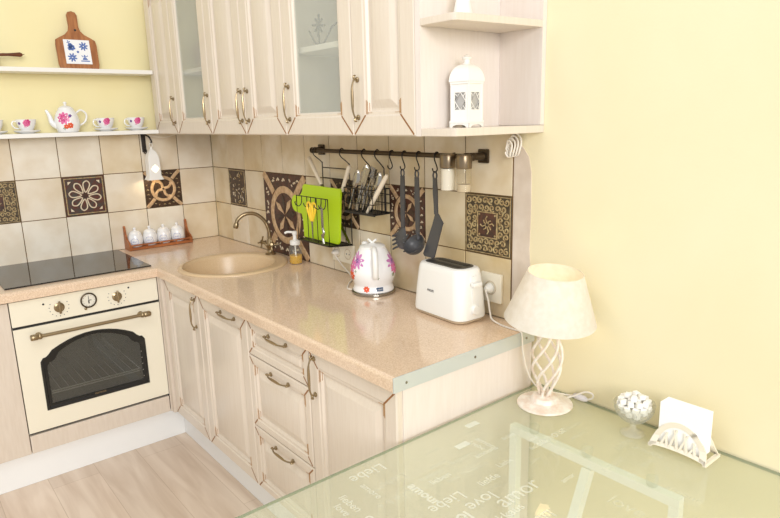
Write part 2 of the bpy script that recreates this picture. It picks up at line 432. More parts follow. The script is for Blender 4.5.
# ------------------------------------------------------------------ kitchen doors
def raised_door(name, parent, axis, a0, a1, z0, z1, front, th=.02, fw=.066, glass=False, hatch=True):
    """panelled door. axis 'x': lies in a plane x=front, runs along y from a0 down to a1 (faces -x)
       axis 'y': plane y=front, runs along x from a0 to a1 (faces -y)"""
    if axis == 'x': T = lambda u,v,w: (front-w, a0-u, z0+v)
    else: T = lambda u,v,w: (a0+u, front-w, z0+v)
    Wd, Hd = abs(a1-a0), z1-z0
    bw = min(.028, (min(Wd,Hd)/2-fw-.005)*.55)
    mb = MB(); mb.T = T
    def rect(i,w): return [(i,i,w),(Wd-i,i,w),(Wd-i,Hd-i,w),(i,Hd-i,w)]
    rings = [rect(.0,-th),rect(.0,-.004),rect(.004,0),rect(fw-.018,0),rect(fw-.014,-.003),rect(fw-.006,-.004),rect(fw,-.012)]
    if glass:
        mb.ringmesh(rings+[rect(fw,-th)],0,False,False)
        R = [rect(0,-th),rect(fw,-th)]; mb.ringmesh(R,0,False,False)
    else:
        rings += [rect(fw+.005,-.012),rect(fw+bw,-.002),rect(fw+bw+.003,-.001)]
        mb.ringmesh(rings,0)
    # patina in the mitres and at the panel corners
    for cu,su in ((0,1),(Wd,-1)):
        for cv,sv in ((0,1),(Hd,-1)):
            p = lambda i,j,w: (cu+su*i, cv+sv*j, w)
            k = .0018; w = .0004
            mb.prism([p(.005-k,.005+k,w),p(.005+k,.005-k,w),p(fw-.014+k,fw-.014-k,w),p(fw-.014-k,fw-.014+k,w)],(0,0,.0002),1)
            if hatch:
                for n_,(q,wq) in enumerate(((-.001,-.0022),(.004,-.0030),(.009,-.0037),(.0135,-.008))):
                    i0 = fw-.017+q; ln = min(.046,Hd*.12+.012)-.004*n_
                    mb.prism([p(i0,fw-.012,wq),p(i0+.0022,fw-.012,wq),p(i0+.0022,fw-.012+ln,wq),p(i0,fw-.012+ln,wq)],(0,0,.0008),2)
                    if n_ in (0,2): mb.prism([p(fw-.012,i0,wq),p(fw-.012,i0+.0012,wq),p(fw-.012+ln*.7,i0+.0012,wq),p(fw-.012+ln*.7,i0,wq)],(0,0,.0008),2)
    d = mb.build(name, ['door','patina','patina2'], parent, angle=20)
    if glass:
        g = MB(); g.T = T
        g.box((fw-.008,fw-.008,-.015),(Wd-fw+.008,Hd-fw+.008,-.011)); g.build('glass_pane','frost',d)
    return d
def bow_handle(parent, c, along, outw, L=.118):
    """antique bow handle with curled ends; c centre on the door face"""
    c = Vector(c); a = Vector(along); o = Vector(outw); s = a.cross(o)
    mb = MB(); h = L/2
    pts = [c-a*h, c-a*h+o*.013, c-a*(h-.010)+o*.019, c-a*(h-.024)+o*.0225, c-a*.018+o*.0225, c+a*.018+o*.0225, c+a*(h-.024)+o*.0225, c+a*(h-.010)+o*.019, c+a*h+o*.013, c+a*h]
    path = smooth_path(pts,5); n = len(path)
    rad = [.0028+.0020*math.exp(-((i/(n-1)-.5)/.13)**2) for i in range(n)]
    mb.tube(path, rad, 8)
    for sg in (-1,1):
        mb.lathe([(.008,0),(.0085,.003),(.005,.006)], c+a*h*sg, 12, axis=o)
        mb.ball(c+a*(h+.004)*sg+o*.013, .0045, 10)
        mb.tube(smooth_path([c+a*(h)*sg+o*.013, c+a*(h+.01)*sg+o*.016, c+a*(h+.012)*sg+o*.008],4), .0026, 6)
    return mb.build('handle','brass',parent)
def shell(mb, x0,x1,y0,y1,z0,z1, t=.016, openface='x', top=False, m=0):
    """cabinet carcass of boards, open in front ('x': front at x0; 'y': front at y0)"""
    mb.box((x0,y0,z0),(x1,y1,z0+t),m)
    if top: mb.box((x0,y0,z1-t),(x1,y1,z1),m)
    zt = z1-t if top else z1
    if openface == 'x':
        mb.box((x0,y0,z0+t),(x1,y0+t,zt),m); mb.box((x0,y1-t,z0+t),(x1,y1,zt),m); mb.box((x1-t,y0+t,z0+t),(x1,y1-t,zt),m)
    else:
        mb.box((x0,y0,z0+t),(x0+t,y1,zt),m); mb.box((x1-t,y0,z0+t),(x1,y1,zt),m); mb.box((x0+t,y1-t,z0+t),(x1-t,y1,zt),m)
    return mb

FX = -.565        # face of the doors on the sink run
BZ0, BZ1 = .152, .829
# corner base cabinet with the narrow door
t = thing('base_cabinet','cream panelled corner base cabinet with narrow door beside the oven','cabinet',(-.3,-.6,0))
shell(MB(), -.545,-.012,-1.002,-.012,BZ0,BZ1).build('carcass','panel',t)
mb = MB(); mb.box((-.578,-.612,BZ0),(-.545,-.575,BZ1),0,bevel=.002); mb.box((-.5815,-.581,BZ0),(-.575,-.575,BZ1),0); mb.build('corner_post','panel',t)
d = raised_door('door',t,'x',-.614,-1.001,BZ0,BZ1-.004,FX)
bow_handle(d,(FX,-.968,.735),(0,0,1),(-1,0,0))
# sink base cabinet, bar handle on top
t = thing('base_cabinet','cream panelled base cabinet under worktop with one sideways handle at its top','cabinet',(-.3,-1.2,0))
shell(MB(), -.545,-.012,-1.440,-1.004,BZ0,BZ1).build('carcass','panel',t)
d = raised_door('door',t,'x',-1.005,-1.441,BZ0,BZ1-.004,FX)
bow_handle(d,(FX,-1.285,.800),(0,1,0),(-1,0,0))
# drawer unit
t = thing('drawer_cabinet','cream base cabinet with three panelled drawers','cabinet',(-.3,-1.65,0))
shell(MB(), -.545,-.012,-1.856,-1.444,BZ0,BZ1).build('carcass','panel',t)
for z0,z1,lab in ((.692,.825,'shallow top drawer'),(.410,.688,'middle drawer'),(BZ0,.406,'bottom drawer')):
    d = raised_door('drawer',t,'x',-1.446,-1.855,z0,z1,FX,fw=.044); d['label'] = lab
    bow_handle(d,(FX,-1.665,z1-.026 if z1>.8 else z1-.028),(0,1,0),(-1,0,0))
# end cabinet
t = thing('base_cabinet','cream panelled end base cabinet nearest the glass table','cabinet',(-.3,-2.08,0))
shell(MB(), -.545,-.012,-2.272,-1.860,BZ0,BZ1).build('carcass','panel',t)
d = raised_door('door',t,'x',-1.860,-2.288,BZ0,BZ1-.004,FX)
bow_handle(d,(FX,-1.893,.742),(0,0,1),(-1,0,0))
mb = MB(); mb.box((-.545,-2.292,0.0),(-.012,-2.273,BZ1),0,bevel=.001); mb.build('end_panel','lav',t)
# left cabinet beyond the oven
t = thing('base_cabinet','plain beige base cabinet front left of the oven','cabinet',(-1.5,-.3,0))
shell(MB(), -1.80,-1.189,-.555,-.012,BZ0,BZ1,openface='y').build('carcass','panel',t)
mb = MB(); mb.box((-1.80,-.578,BZ0),(-1.187,-.556,BZ1-.006),0,bevel=.002); mb.build('door','panel',t)
# oven housing with drawer front below the oven
t = thing('oven_housing','beige housing cabinet with low front panel directly under the oven','cabinet',(-.88,-.3,0))
mb = MB(); shell(mb,-1.1848,-.5845,-.555,-.012,BZ0,.236,openface='y',top=True)
mb.build('carcass','panel',t)
mb = MB(); mb.box((-1.1835,-.578,BZ0),(-.5845,-.556,.232),0,bevel=.002); mb.build('lower_panel','panel',t)
# plinths
mb = MB(); mb.box((-1.80,-.548,.001),(-.512,-.53,BZ0-.001),0); tag(mb.build('plinth','plinth',None,(-1.1,-.54,0)),'white plinth board on the floor under the oven','plinth')
mb = MB(); mb.box((-.512,-2.271,.001),(-.494,-.549,BZ0-.001),0); tag(mb.build('plinth','plinth',None,(-.5,-1.4,0)),'white plinth board on the floor under the drawers and sink run','plinth')

# ------------------------------------------------------------------ worktop with the sink hole
SX, SY, SR = -.29, -.785, .25
BXc, BYc, BR = -.31, -.775, .205
t = thing('worktop','speckled pinkish beige L-shaped worktop with glossy top','worktop',(-.3,-.3,H-.041))
bm = bmesh.new()
def outl(q): return [(-.0095,-.0095),(-1.80,-.0095),(-1.80,-.595+q),(-.583+q,-.595+q),(-.583+q,-2.296),(-.0095,-2.296)]
def tri_sheet(bm, outl, holes, z):
    es = []
    loops = []
    for loop in [outl]+holes:
        vs = [bm.verts.new((x,y,z)) for x,y in loop]; loops.append(vs)
        es += [bm.edges.new((vs[i],vs[(i+1)%len(vs)])) for i in range(len(vs))]
    bmesh.ops.triangle_fill(bm, use_beauty=True, use_dissolve=False, edges=es)
    return loops
hole = [(BXc+(BR+.012)*math.cos(2*PI*k/48), BYc+(BR+.012)*math.sin(2*PI*k/48)) for k in range(48)]
A = tri_sheet(bm, outl(.012), [hole], H); B = tri_sheet(bm, outl(0), [hole], H-.04)
ring = A[0]
for q,z in [(.012*(1-math.sin(PI/2*k/5)), H-.012*(1-math.cos(PI/2*k/5))) for k in range(1,6)]+[(None,None)]:   # rounded nosing along the front edges
    nx_ = B[0] if q is None else [bm.verts.new((x,y,z)) for x,y in outl(q)]
    for k in range(6): bm.faces.new((ring[k],ring[(k+1)%6],nx_[(k+1)%6],nx_[k]))
    ring = nx_
for k in range(len(A[1])): bm.faces.new((A[1][k],A[1][(k+1)%48],B[1][(k+1)%48],B[1][k]))
mb = MB(); mb.bm.free(); mb.bm = bm; mb.wn = True; mb.build('countertop','worktop',t)
mb = MB(); mb.box((-.583,-2.3005,H-.042),(-.0095,-2.2965,H+.0006),0,bevel=.001)
for x in (-.54,-.28,-.05): mb.lathe([(.004,0),(.004,.0012)],(x,-2.3005,H-.022),10,1,axis=(0,-1,0))
mb.build('edge_strip',['alu','steel'],t)

# sink
t = thing('sink','round beige granite sink set into the worktop corner','sink',(SX,SY,H))
mb = MB()
def circ3(cx,cy,r,z,n=64): return [(cx+r*math.cos(2*PI*k/n),cy+r*math.sin(2*PI*k/n),z) for k in range(n)]
mb.ringmesh([circ3(SX,SY,SR,H+.0006),circ3(SX,SY,SR-.001,H+.006),circ3(SX,SY,SR-.008,H+.0095),circ3(SX,SY,SR-.02,H+.009),circ3(BXc,BYc,BR+.010,H+.0085),circ3(BXc,BYc,BR+.002,H+.005),circ3(BXc,BYc,BR-.004,H-.006),circ3(BXc,BYc,BR-.012,H-.10),circ3(BXc,BYc,BR-.03,H-.15),circ3(BXc,BYc,BR-.08,H-.165),circ3(BXc,BYc,.03,H-.17)],0,False,True)
mb.build('basin','sink',t,angle=60)
MB().lathe([(.036,0),(.038,.002),(.03,.004),(.012,.001)],(BXc,BYc,H-.17),24).build('drain','steel',t)
# tap
FXp, FYp = -.072,-.742
t = thing('faucet','antique brass kitchen tap with tall curved spout and cross handles at the sink','faucet',(FXp,FYp,H+.0095))
z0 = H+.0095
MB().lathe([(.026,0),(.026,.006),(.018,.012),(.014,.02),(.016,.032),(.021,.04),(.021,.052),(.015,.06),(.013,.072),(.010,.078)],(FXp,FYp,z0),24).build('body','brass',t)
sp = smooth_path([(FXp,FYp,z0+.07),(FXp-.002,FYp,z0+.12),(FXp-.02,FYp+.006,z0+.17),(FXp-.06,FYp+.018,z0+.205),(FXp-.105,FYp+.03,z0+.208),(FXp-.14,FYp+.042,z0+.185),(FXp-.15,FYp+.046,z0+.155)],7)
mb = MB(); mb.tube(sp,.0088,12); mb.lathe([(.0095,-.012),(.0125,-.008),(.0125,.006),(.010,.014)],sp[-1],14,axis=(sp[-2]-sp[-1])); mb.build('spout','brass',t)
for sg in (-1,1):
    dv = Vector((-.35,sg*.93,.25)).normalized(); c = Vector((FXp,FYp,z0+.045))
    mb = MB(); mb.cyl(c+dv*.012,c+dv*.05,.009,.007,12); e = c+dv*.052
    a1 = dv.cross(Vector((0,0,1))).normalized(); a2 = dv.cross(a1)
    for ax in (a1,a2):
        mb.cyl(e-ax*.024,e+ax*.024,.0036,None,8)
        for q in (-1,1): mb.ball(e+ax*.026*q,.0055,8)
    mb.lathe([(.010,0),(.011,.004),(.006,.01)],e,12,axis=dv)
    mb.build('cross_handle','brass',t)

# soap dispenser
cx,cy = -.066,-.972
t = thing('soap_dispenser','small clear soap dispenser with white pump and amber soap beside the sink','dispenser',(cx,cy,H))
MB().lathe([(.029,.0005),(.031,.004),(.031,.07),(.029,.082),(.018,.09),(.016,.096)],(cx,cy,H),24,cap1=False).build('bottle','clear',t)
MB().lathe([(.027,.003),(.0285,.006),(.0285,.040)],(cx,cy,H),24).build('liquid_soap','soap',t)
mb = MB(); mb.lathe([(.020,.088),(.024,.090),(.024,.108),(.012,.112),(.009,.114),(.008,.135),(.0115,.137),(.0115,.150),(.008,.153)],(cx,cy,H),20)
mb.tube(smooth_path([(cx,cy,H+.146),(cx-.022,cy+.024,H+.148),(cx-.031,cy+.034,H+.142)],4),.0055,8); mb.cyl((cx,cy,H+.03),(cx,cy,H+.09),.0035,None,8)
mb.build('pump','white',t)

# ------------------------------------------------------------------ hob and oven
t = thing('hob','black glass ceramic hob set into the worktop above the oven','hob',(-.885,-.28,H))
mb = MB(); mb.box((-1.182,-.532,H+.0006),(-.588,-.022,H+.006),0,bevel=.002); mb.build('glass_plate','ceran',t)
mb = MB(); mb.box((-1.1835,-.5345,H+.0004),(-.5865,-.5315,H+.0055)); mb.box((-1.1835,-.0225,H+.0004),(-.5865,-.0195,H+.0055)); mb.box((-1.1835,-.5315,H+.0004),(-1.1815,-.0225,H+.0055)); mb.box((-.5885,-.5315,H+.0004),(-.5865,-.0225,H+.0055)); mb.build('rim','hobedge',t)

OX0,OX1 = -1.1835,-.5845
t = thing('oven','cream enamel built-in oven with brass handle and arched window','oven',(-.884,-.3,.236))
mb = MB()
mb.box((OX0,-.556,.2365),(OX0+.03,-.04,.826)); mb.box((OX1-.03,-.556,.2365),(OX1,-.04,.826)); mb.box((OX0+.03,-.556,.2365),(OX1-.03,-.04,.275)); mb.box((OX0+.03,-.556,.68),(OX1-.03,-.04,.826)); mb.box((OX0+.03,-.06,.275),(OX1-.03,-.04,.68))
mb.build('cavity','cavity',t)
mb = MB()
for y,z in ((-.552,.398),(-.552,.388)): mb.cyl((OX0+.110,y,z),(OX1-.115,y,z),.0028,None,8)
for k in range(12): mb.cyl((OX0+.113+k*.034,-.552,.398),(OX0+.113+k*.034,-.1,.398),.0018,None,6)
mb.build('rack','whitepaint',t)  # brightness put into the rod colour, since the closed cavity stays dark
mb = MB(); mb.box((OX0,-.580,.718),(OX1,-.556,.824),0,bevel=.0025); cp = mb.build('control_panel','enamel',t)
mb = MB(); mb.box((OX0+.003,-.574,.7075),(OX1-.003,-.556,.718)); mb.build('shadow_gap','black',t)
mb = MB(); mb.box((OX0+.003,-.570,.2368),(OX1-.003,-.556,.244)); mb.build('shadow_gap','black',t)
# door with arched opening
def arch(inset):
    # lower corners, cove shoulders, flat arch top (window outline, clockwise from lower left)
    xl,xr,zb = -1.098+inset, -.672-inset, .333+inset
    pts = [(xl,zb),(xr,zb),(xr,.515)]
    zs = .546-inset; cxr = xr
    pts += [(xr-.001,zs-.004),(xr-.012,zs+.012),(xr-.024,zs+.014)]        # shoulder step
    pts += [(xr-.036,zs+.024),(xr-.05,.588-inset*.7)]
    for k in range(1,10):
        a = k/10; x = (xr-.05)*(1-a)+(xl+.05)*a
        pts.append((x, .588-inset*.7+.046*(1-(2*a-1)**2)))
    pts += [(xl+.05,.588-inset*.7),(xl+.036,zs+.024),(xl+.024,zs+.014),(xl+.012,zs+.012),(xl+.001,zs-.004),(xl,.515)]
    return pts
bm = bmesh.new()
rect = [(OX0,.2445),(OX1,.2445),(OX1,.7070),(OX0,.7070)]
def sheet_xz(bm, y, outer, holes):
    loops=[]; es=[]
    for lp in [outer]+holes:
        vs=[bm.verts.new((x,y,z)) for x,z in lp]; loops.append(vs); es += [bm.edges.new((vs[i],vs[(i+1)%len(vs)])) for i in range(len(vs))]
    bmesh.ops.triangle_fill(bm,use_beauty=True,edges=es); return loops
A = sheet_xz(bm,-.580,rect,[arch(0)]); B = sheet_xz(bm,-.5565,rect,[arch(0)])
for a,c in zip(A,B):
    for i in range(len(a)): bm.faces.new((a[i],a[(i+1)%len(a)],c[(i+1)%len(a)],c[i]))
mb = MB(); mb.bm.free(); mb.bm = bm; od = mb.build('door','enamel',t,angle=25)
mb = MB()
rr = [[(x,y,z) for x,z in arch(i)] for i,y in ((-.006,-.5802),(-.004,-.5835),(.004,-.5835),(.007,-.580),(.018,-.579),(.018,-.570))]
mb.ringmesh(rr,0,False,False)
for k in range(5): mb.lathe([(.002,0),(.002,.0015)],(-.690,-.5796,.37+k*.03),8,1,axis=(0,-1,0))
mb.build('window_border',['ovenblack','chrome'],od)
mb = MB(); mb.prism([(x,-.574,z) for x,z in arch(.012)],(0,.004,0)); mb.build('window_glass','ovenglass',od)
mb = MB(); text_mesh(mb,'gorenje',lambda u,v:(-.885+u,-.5798,.342+v),.016,0,'CENTER'); mb.build('maker_lettering','brass',od)
mb = MB()
for x in (-1.115,-.655):
    mb.lathe([(.013,0),(.013,.004),(.008,.01),(.007,.034)],(x+(.02 if x<-.9 else -.02),-.580,.668),16,axis=(0,-1,0))
    mb.ball((x+(.02 if x<-.9 else -.02),-.615,.672),.013,12)
    mb.lathe([(.010,-.016),(.013,-.012),(.013,.010),(.009,.016)],(x,-.617,.672),14,axis=(1,0,0))
mb.cyl((-1.115,-.617,.672),(-.655,-.617,.672),.0075,None,14); mb.build('handle','brass',od)
for x in (-1.002,-.766):
    mb = MB(); mb.lathe([(.021,0),(.021,.003),(.014,.006),(.012,.016),(.009,.019)],(x,-.580,.770),20,axis=(0,-1,0))
    mb.tube([(x,-.594,.746),(x,-.600,.770),(x,-.596,.800)],[.0045,.006,.004],8); mb.build('knob','brass',cp)
    mk = MB()
    for k in range(11):
        a = math.radians(-210+k*24); mk.cyl((x+.038*math.cos(a),-.5801,.770+.038*math.sin(a)),(x+.038*math.cos(a),-.5806,.770+.038*math.sin(a)),.0022,None,6)
    mk.build('dial_marks','greytext',cp)
mb = MB(); mb.lathe([(.033,0),(.034,.006),(.028,.009),(.027,.005)],(-.885,-.580,.778),32,0,axis=(0,-1,0),cap1=False); ck = mb.build('clock','bronze',cp)
MB().lathe([(.0275,0),(.0275,.001)],(-.885,-.5845,.778),28,axis=(0,-1,0)).build('clock_face','dialface',ck)
mb = MB(); mb.box((-.886,-.5864,.778),(-.884,-.5857,.797)); mb.box((-.886,-.5864,.777),(-.874,-.5857,.7795)); mb.box((-.8875,-.5864,.764),(-.8825,-.5857,.7775))
for k in range(12):
    a = k*PI/6; mb.box((-.885+.023*math.cos(a)-.001,-.5862,.778+.023*math.sin(a)-.001),(-.885+.023*math.cos(a)+.001,-.5857,.778+.023*math.sin(a)+.001))
mb.build('clock_hands','black',ck)
MB().ball((-.900,-.582,.742),.006,10).build('clock_button','brass',cp)
for x,z in ((-1.060,.795),(-.713,.801)): MB().lathe([(.0042,0),(.004,.0015)],(x,-.580,z),10,axis=(0,-1,0)).build('indicator_light','black',cp)

# ------------------------------------------------------------------ wall cabinets
UF = -.34; UZ0, UZ1 = 1.468, 2.19
def wall_cab(label, y0, y1, doors):
    t = thing('wall_cabinet', label, 'cabinet', (-.16,(y0+y1)/2,UZ0))
    shell(MB(), -.319,-.0005,y1+.0005,y0-.0005,UZ0,UZ1,openface='x',top=True).build('carcass','panel',t)
    for (a,c,gl,hy) in doors:
        d = raised_door('door',t,'x',a,c,UZ0,UZ1,UF,fw=.076,glass=gl)
        if gl: d['label'] = 'frosted glass door in cream frame'
        bow_handle(d,(UF,hy,1.58),(0,0,1),(-1,0,0),.112)
    return t
wall_cab('cream wall cabinet in the corner with one narrow panelled door',-.088,-.398,[(-.089,-.396,False,-.370)])
g1 = wall_cab('cream wall cabinet near the corner with frosted glass door',-.398,-.790,[(-.399,-.789,True,-.765)])
wall_cab('cream double wall cabinet with two panelled doors between the glass doors',-.790,-1.428,[(-.791,-1.112,False,-1.085),(-1.114,-1.427,False,-1.142)])
g2 = wall_cab('cream wall cabinet with wide frosted glass door above the hanging baskets',-1.428,-1.838,[(-1.429,-1.837,True,-1.456)])
wall_cab('cream wall cabinet with single narrow panelled door beside the open shelf',-1.838,-2.128,[(-1.839,-2.127,False,-1.866)])
for t,(y0,y1) in ((g1,(-.415,-.773)),(g2,(-1.445,-1.821))):
    mb = MB(); mb.box((-.310,y1,1.747),(-.02,y0,1.765)); mb.build('inner_shelf','lav',t)
# ornament standing inside the wide glass cabinet
t = thing('candle_holder','dark star shaped wire candle holder seen through the wide frosted glass door','candle holder',(-.303,-1.60,1.7655))
mb = MB(); c0 = Vector((-.303,-1.610,1.826))
for k in range(4):
    a = k*PI/4+.12; v = Vector((0,math.cos(a),math.sin(a)))*(.036 if k%2==0 else .028); mb.cyl(c0-v,c0+v,.0042,None,6)
mb.cyl((-.303,-1.610,1.7655),c0,.0035,None,6); mb.build('star','wire',t)
mb = MB()
for y0,y1 in ((-1.550,-1.590),(-1.690,-1.640)): mb.cyl((-.303,y0,1.815),(-.303,y1,1.7675),.0030,None,6)
mb.cyl((-.303,-1.690,1.815),(-.303,-1.760,1.826),.003,None,6); mb.cyl((-.303,-1.640,1.7680),(-.303,-1.590,1.7680),.0025,None,6); mb.build('wire_legs','wire',t)
# open end shelf unit
t = thing('open_shelf_unit','pale open end shelf unit with two boards beside the yellow wall','shelf',(-.16,-2.22,UZ0))
mb = MB(); mb.box((-.339,-2.150,UZ0),(-.0005,-2.1295,UZ1),0); mb.build('side_panel','lav',t)
mb = MB(); mb.box((-.018,-2.306,UZ0+.022),(-.0005,-2.1505,UZ1),0); mb.build('back_panel','lav',t)
def shelf_outline(z): return [(-.018,-2.151,z),(-.339,-2.151,z),(-.339,-2.262,z),(-.330,-2.276,z),(-.31,-2.281,z),(-.018,-2.306,z)]
mb = MB(); mb.prism([(x if x<-.02 else -.0005,y,z) for x,y,z in shelf_outline(UZ0)],(0,0,.021),0,bevel=.002); mb.build('bottom_board','door',t)
mb = MB(); mb.prism(shelf_outline(1.757),(0,0,.019),0,bevel=.002); mb.build('middle_board','door',t)
mb = MB(); mb.prism(shelf_outline(2.17),(0,0,.019),0,bevel=.002); mb.build('top_board','door',t)

# white lantern on the open shelf
def lantern(name,label,cx,cy,z0,s,h,rot,scale_base=1.):
    t = thing(name,label,'lantern',(cx,cy,z0)); ht = h*.60; k = s/2
    mb = MB()
    # frame posts, panels with a diamond fretwork opening
    for fx,fy,ux,uy in ((1,0,0,1),(-1,0,0,-1),(0,1,-1,0),(0,-1,1,0)):
        T = lambda u,v,w,fx=fx,fy=fy,ux=ux,uy=uy:(cx+fx*(k-w)+ux*u, cy+fy*(k-w)+uy*u, z0+v)
        mb.T = T; zb = h*.09; a = k*.62; za,zc = h*.24,h*.47
        mb.box((-k,zb,0),(k,za,.002)); mb.box((-k,zc,0),(k,ht,.002)); mb.box((-k,za,0),(-a,zc,.002)); mb.box((a,za,0),(k,zc,.002))
        zm=(za+zc)/2; hh=(zc-za)/2
        for sx in (-1,1):
            for sz in (-1,1):
                mb.prism([(sx*a*.95,zm+sz*hh*.08-.0015,.0002),(sx*a*.95,zm+sz*hh*.08+.0015,.0002),(sx*a*.08+.0012,zm+sz*hh*.98,.0002),(sx*a*.08-.0012,zm+sz*hh*.98,.0002)],(0,0,.0016))
                mb.prism([(sx*a*.5,zm+sz*hh*.5,.0002),(sx*a*.5+.002,zm+sz*hh*.5,.0002),(sx*a,zm+sz*hh*.95,.0002),(sx*a-.002,zm+sz*hh*.95,.0002)],(0,0,.0016))
    mb.T = None
    for sx in (-1,1):
        for sy in (-1,1): mb.box((cx+sx*k-.002,cy+sy*k-.002,z0+h*.06),(cx+sx*k+.002,cy+sy*k+.002,z0+ht))
    mb.box((cx-k-.003,cy-k-.003,z0+ht-.003),(cx+k+.003,cy+k+.003,z0+ht+.003))
    mb.build('body','whitepaint',t)
    mb = MB(); mb.box((cx-k+.004,cy-k+.004,z0+h*.1),(cx+k-.004,cy+k-.004,z0+h*.56)); mb.build('inner_pane','grille',t)
    mb = MB(); kb = k*1.14
    mb.box((cx-kb,cy-kb,z0+h*.055),(cx+kb,cy+kb,z0+h*.09))
    for fx,fy,ux,uy in ((1,0,0,1),(-1,0,0,-1),(0,1,-1,0),(0,-1,1,0)):
        T = lambda u,v,w,fx=fx,fy=fy,ux=ux,uy=uy:(cx+fx*(kb-w)+ux*u, cy+fy*(kb-w)+uy*u, z0+v)
        mb.T = T
        n=10; pts=[(-kb,0,0),(-kb*.72,0,0)]+[(-kb*.72*math.cos(PI*i/n),h*.04*math.sin(PI*i/n),0) for i in range(1,n)]+[(kb*.72,0,0),(kb,0,0),(kb,h*.06,0),(-kb,h*.06,0)]
        mb.prism(pts,(0,0,.002))
    mb.T=None; mb.build('footed_base','whitepaint',t)
    mb = MB(); rings=[]
    for q in range(9):
        a=q/8*PI/2; r=(k+.001)*math.cos(a)*.94+.006; zz=z0+ht+.003+h*.235*math.sin(a)
        rings.append([(cx+r*sx,cy+r*sy,zz) for sx,sy in ((-1,-1),(1,-1),(1,1),(-1,1))])
    mb.ringmesh(rings); mb.build('domed_roof','whitepaint',t,angle=35)
    mb = MB(); zt=z0+ht+h*.235
    mb.lathe([(.010,0),(.010,h*.02),(.0075,h*.03),(.0085,h*.07),(.013,h*.085),(.014,h*.10),(.007,h*.12),(.003,h*.135)],(cx,cy,zt),14)
    mb.build('finial','whitepaint',t)
    t.rotation_euler=(0,0,rot); return t
lantern('candle_lantern','white metal lantern with diamond fretwork standing on the lower open shelf',-.22,-2.208,UZ0+.0212,.060,.200,math.radians(6))
t = thing('candle_holder','white bell shaped candle holder on a glass dish on the upper open shelf','candle holder',(-.24,-2.212,1.7762))
MB().lathe([(.026,0),(.034,.002),(.035,.007),(.03,.008),(.02,.004)],(-.24,-2.212,1.7762),24).build('glass_dish','bowlglass',t)
MB().lathe([(.025,.0085),(.026,.012),(.016,.055),(.012,.075),(.012,.11),(.02,.118),(.0,.12)],(-.24,-2.212,1.7762),24).build('bell_stand','whitepaint',t)

# ------------------------------------------------------------------ shelves on the yellow wall
SD = -.13
mb = MB(); mb.box((-1.70,SD,1.4705),(-.342,-.0095+.009,1.4905),0,bevel=.002)
tag(mb.build('wall_shelf','whitepaint',None,(-1.0,-.06,1.4705)),'long white wall shelf above the tiles carrying the tea set','shelf')
mb = MB(); mb.box((-1.70,SD,1.766),(-.342,-.0005,1.786),0,bevel=.002)
tag(mb.build('wall_shelf','whitepaint',None,(-1.0,-.06,1.766)),'white wall shelf higher up carrying the wooden board','shelf')

def petals(mb, place, c, r, n, m, rot=0., wdt=.45):
    for k in range(n):
        a = rot+2*PI*k/n; ca,sa = math.cos(a),math.sin(a); q=[]
        for i in range(8):
            th=2*PI*i/8; rr=r*.55+r*.45*math.cos(th); tt=r*wdt*.5*math.sin(th)
            q.append(place(c[0]+rr*ca-tt*sa, c[1]+rr*sa+tt*ca))
        mb.face([mb.bm.verts.new(Vector(p)) for p in q], m)
def on_lathe(cx,cy,prof,a0,eps=.0008):
    """(s along the surface sideways, z height) -> point just outside a turned body"""
    def rad(z):
        for (r0,z0),(r1,z1) in zip(prof,prof[1:]):
            if z0<=z<=z1 and z1>z0: return r0+(r1-r0)*(z-z0)/(z1-z0)
        return prof[-1][0]
    def f(s,z):
        r=rad(z)+eps; a=a0+s/max(r,.01); return (cx+r*math.cos(a),cy+r*math.sin(a),z)
    return f
def spline_prof(pts,sub=5): return [(p.x,p.y) for p in smooth_path([(r,z,0) for r,z in pts],sub)]

# cups and saucers (first one, then copies)
def cup_at(x,label,slabel,ang):
    z0=1.491; cy=-.068
    s = thing('saucer',slabel,'saucer',(x,cy,z0),'saucers on the shelf')
    MB().lathe([(.028,0),(.030,.002),(.052,.008),(.057,.013),(.056,.0145),(.050,.0105),(.028,.006)],(x,cy,z0),32).build('plate','porcelain',s)
    t = thing('teacup',label,'cup',(x,cy,z0+.0062),'floral teacups on the shelf'); zc=z0+.0062
    prof=spline_prof([(.019,0),(.021,.004),(.031,.018),(.039,.036),(.0425,.052),(.044,.058)])
    MB().lathe(prof+[(.0425,.058),(.037,.036),(.028,.016),(.01,.006)],(x,cy,zc),32).build('bowl','porcelain',t)
    mb=MB(); ha=PI*1.04
    hx,hy=math.cos(ha),math.sin(ha)
    mb.tube(smooth_path([(x+hx*r,cy+hy*r,zc+z) for r,z in ((.039,.048),(.054,.05),(.060,.036),(.050,.02),(.033,.016))],5),.003,8); mb.build('handle','porcelain',t)
    mb=MB(); P=[(r,z+zc) for r,z in prof]; f=on_lathe(x,cy,P,ang)
    petals(mb,f,(.014,zc+.040),.016,7,0,.3,.8); petals(mb,f,(.020,zc+.046),.013,6,1,.1,.8); petals(mb,f,(-.018,zc+.040),.007,5,2,.2,.8); petals(mb,f,(.006,zc+.026),.007,4,0,.5)
    mb.build('flower_print',['rose','pink','purple'],t)
    return t,s
A0=math.radians(-118)
cup_at(-.432,'white floral teacup beside the wall cabinet at the shelf end','white saucer under the teacup nearest the wall cabinet',A0)
cup_at(-.582,'white floral teacup second from the wall cabinet, right of teapot','white saucer under the teacup right of the teapot',A0)
cup_at(-.934,'white floral teacup left of the teapot','white saucer under the teacup left of the teapot',A0)
cup_at(-1.068,'white floral teacup cut off by the left picture edge','white saucer at the left picture edge of the shelf',A0)
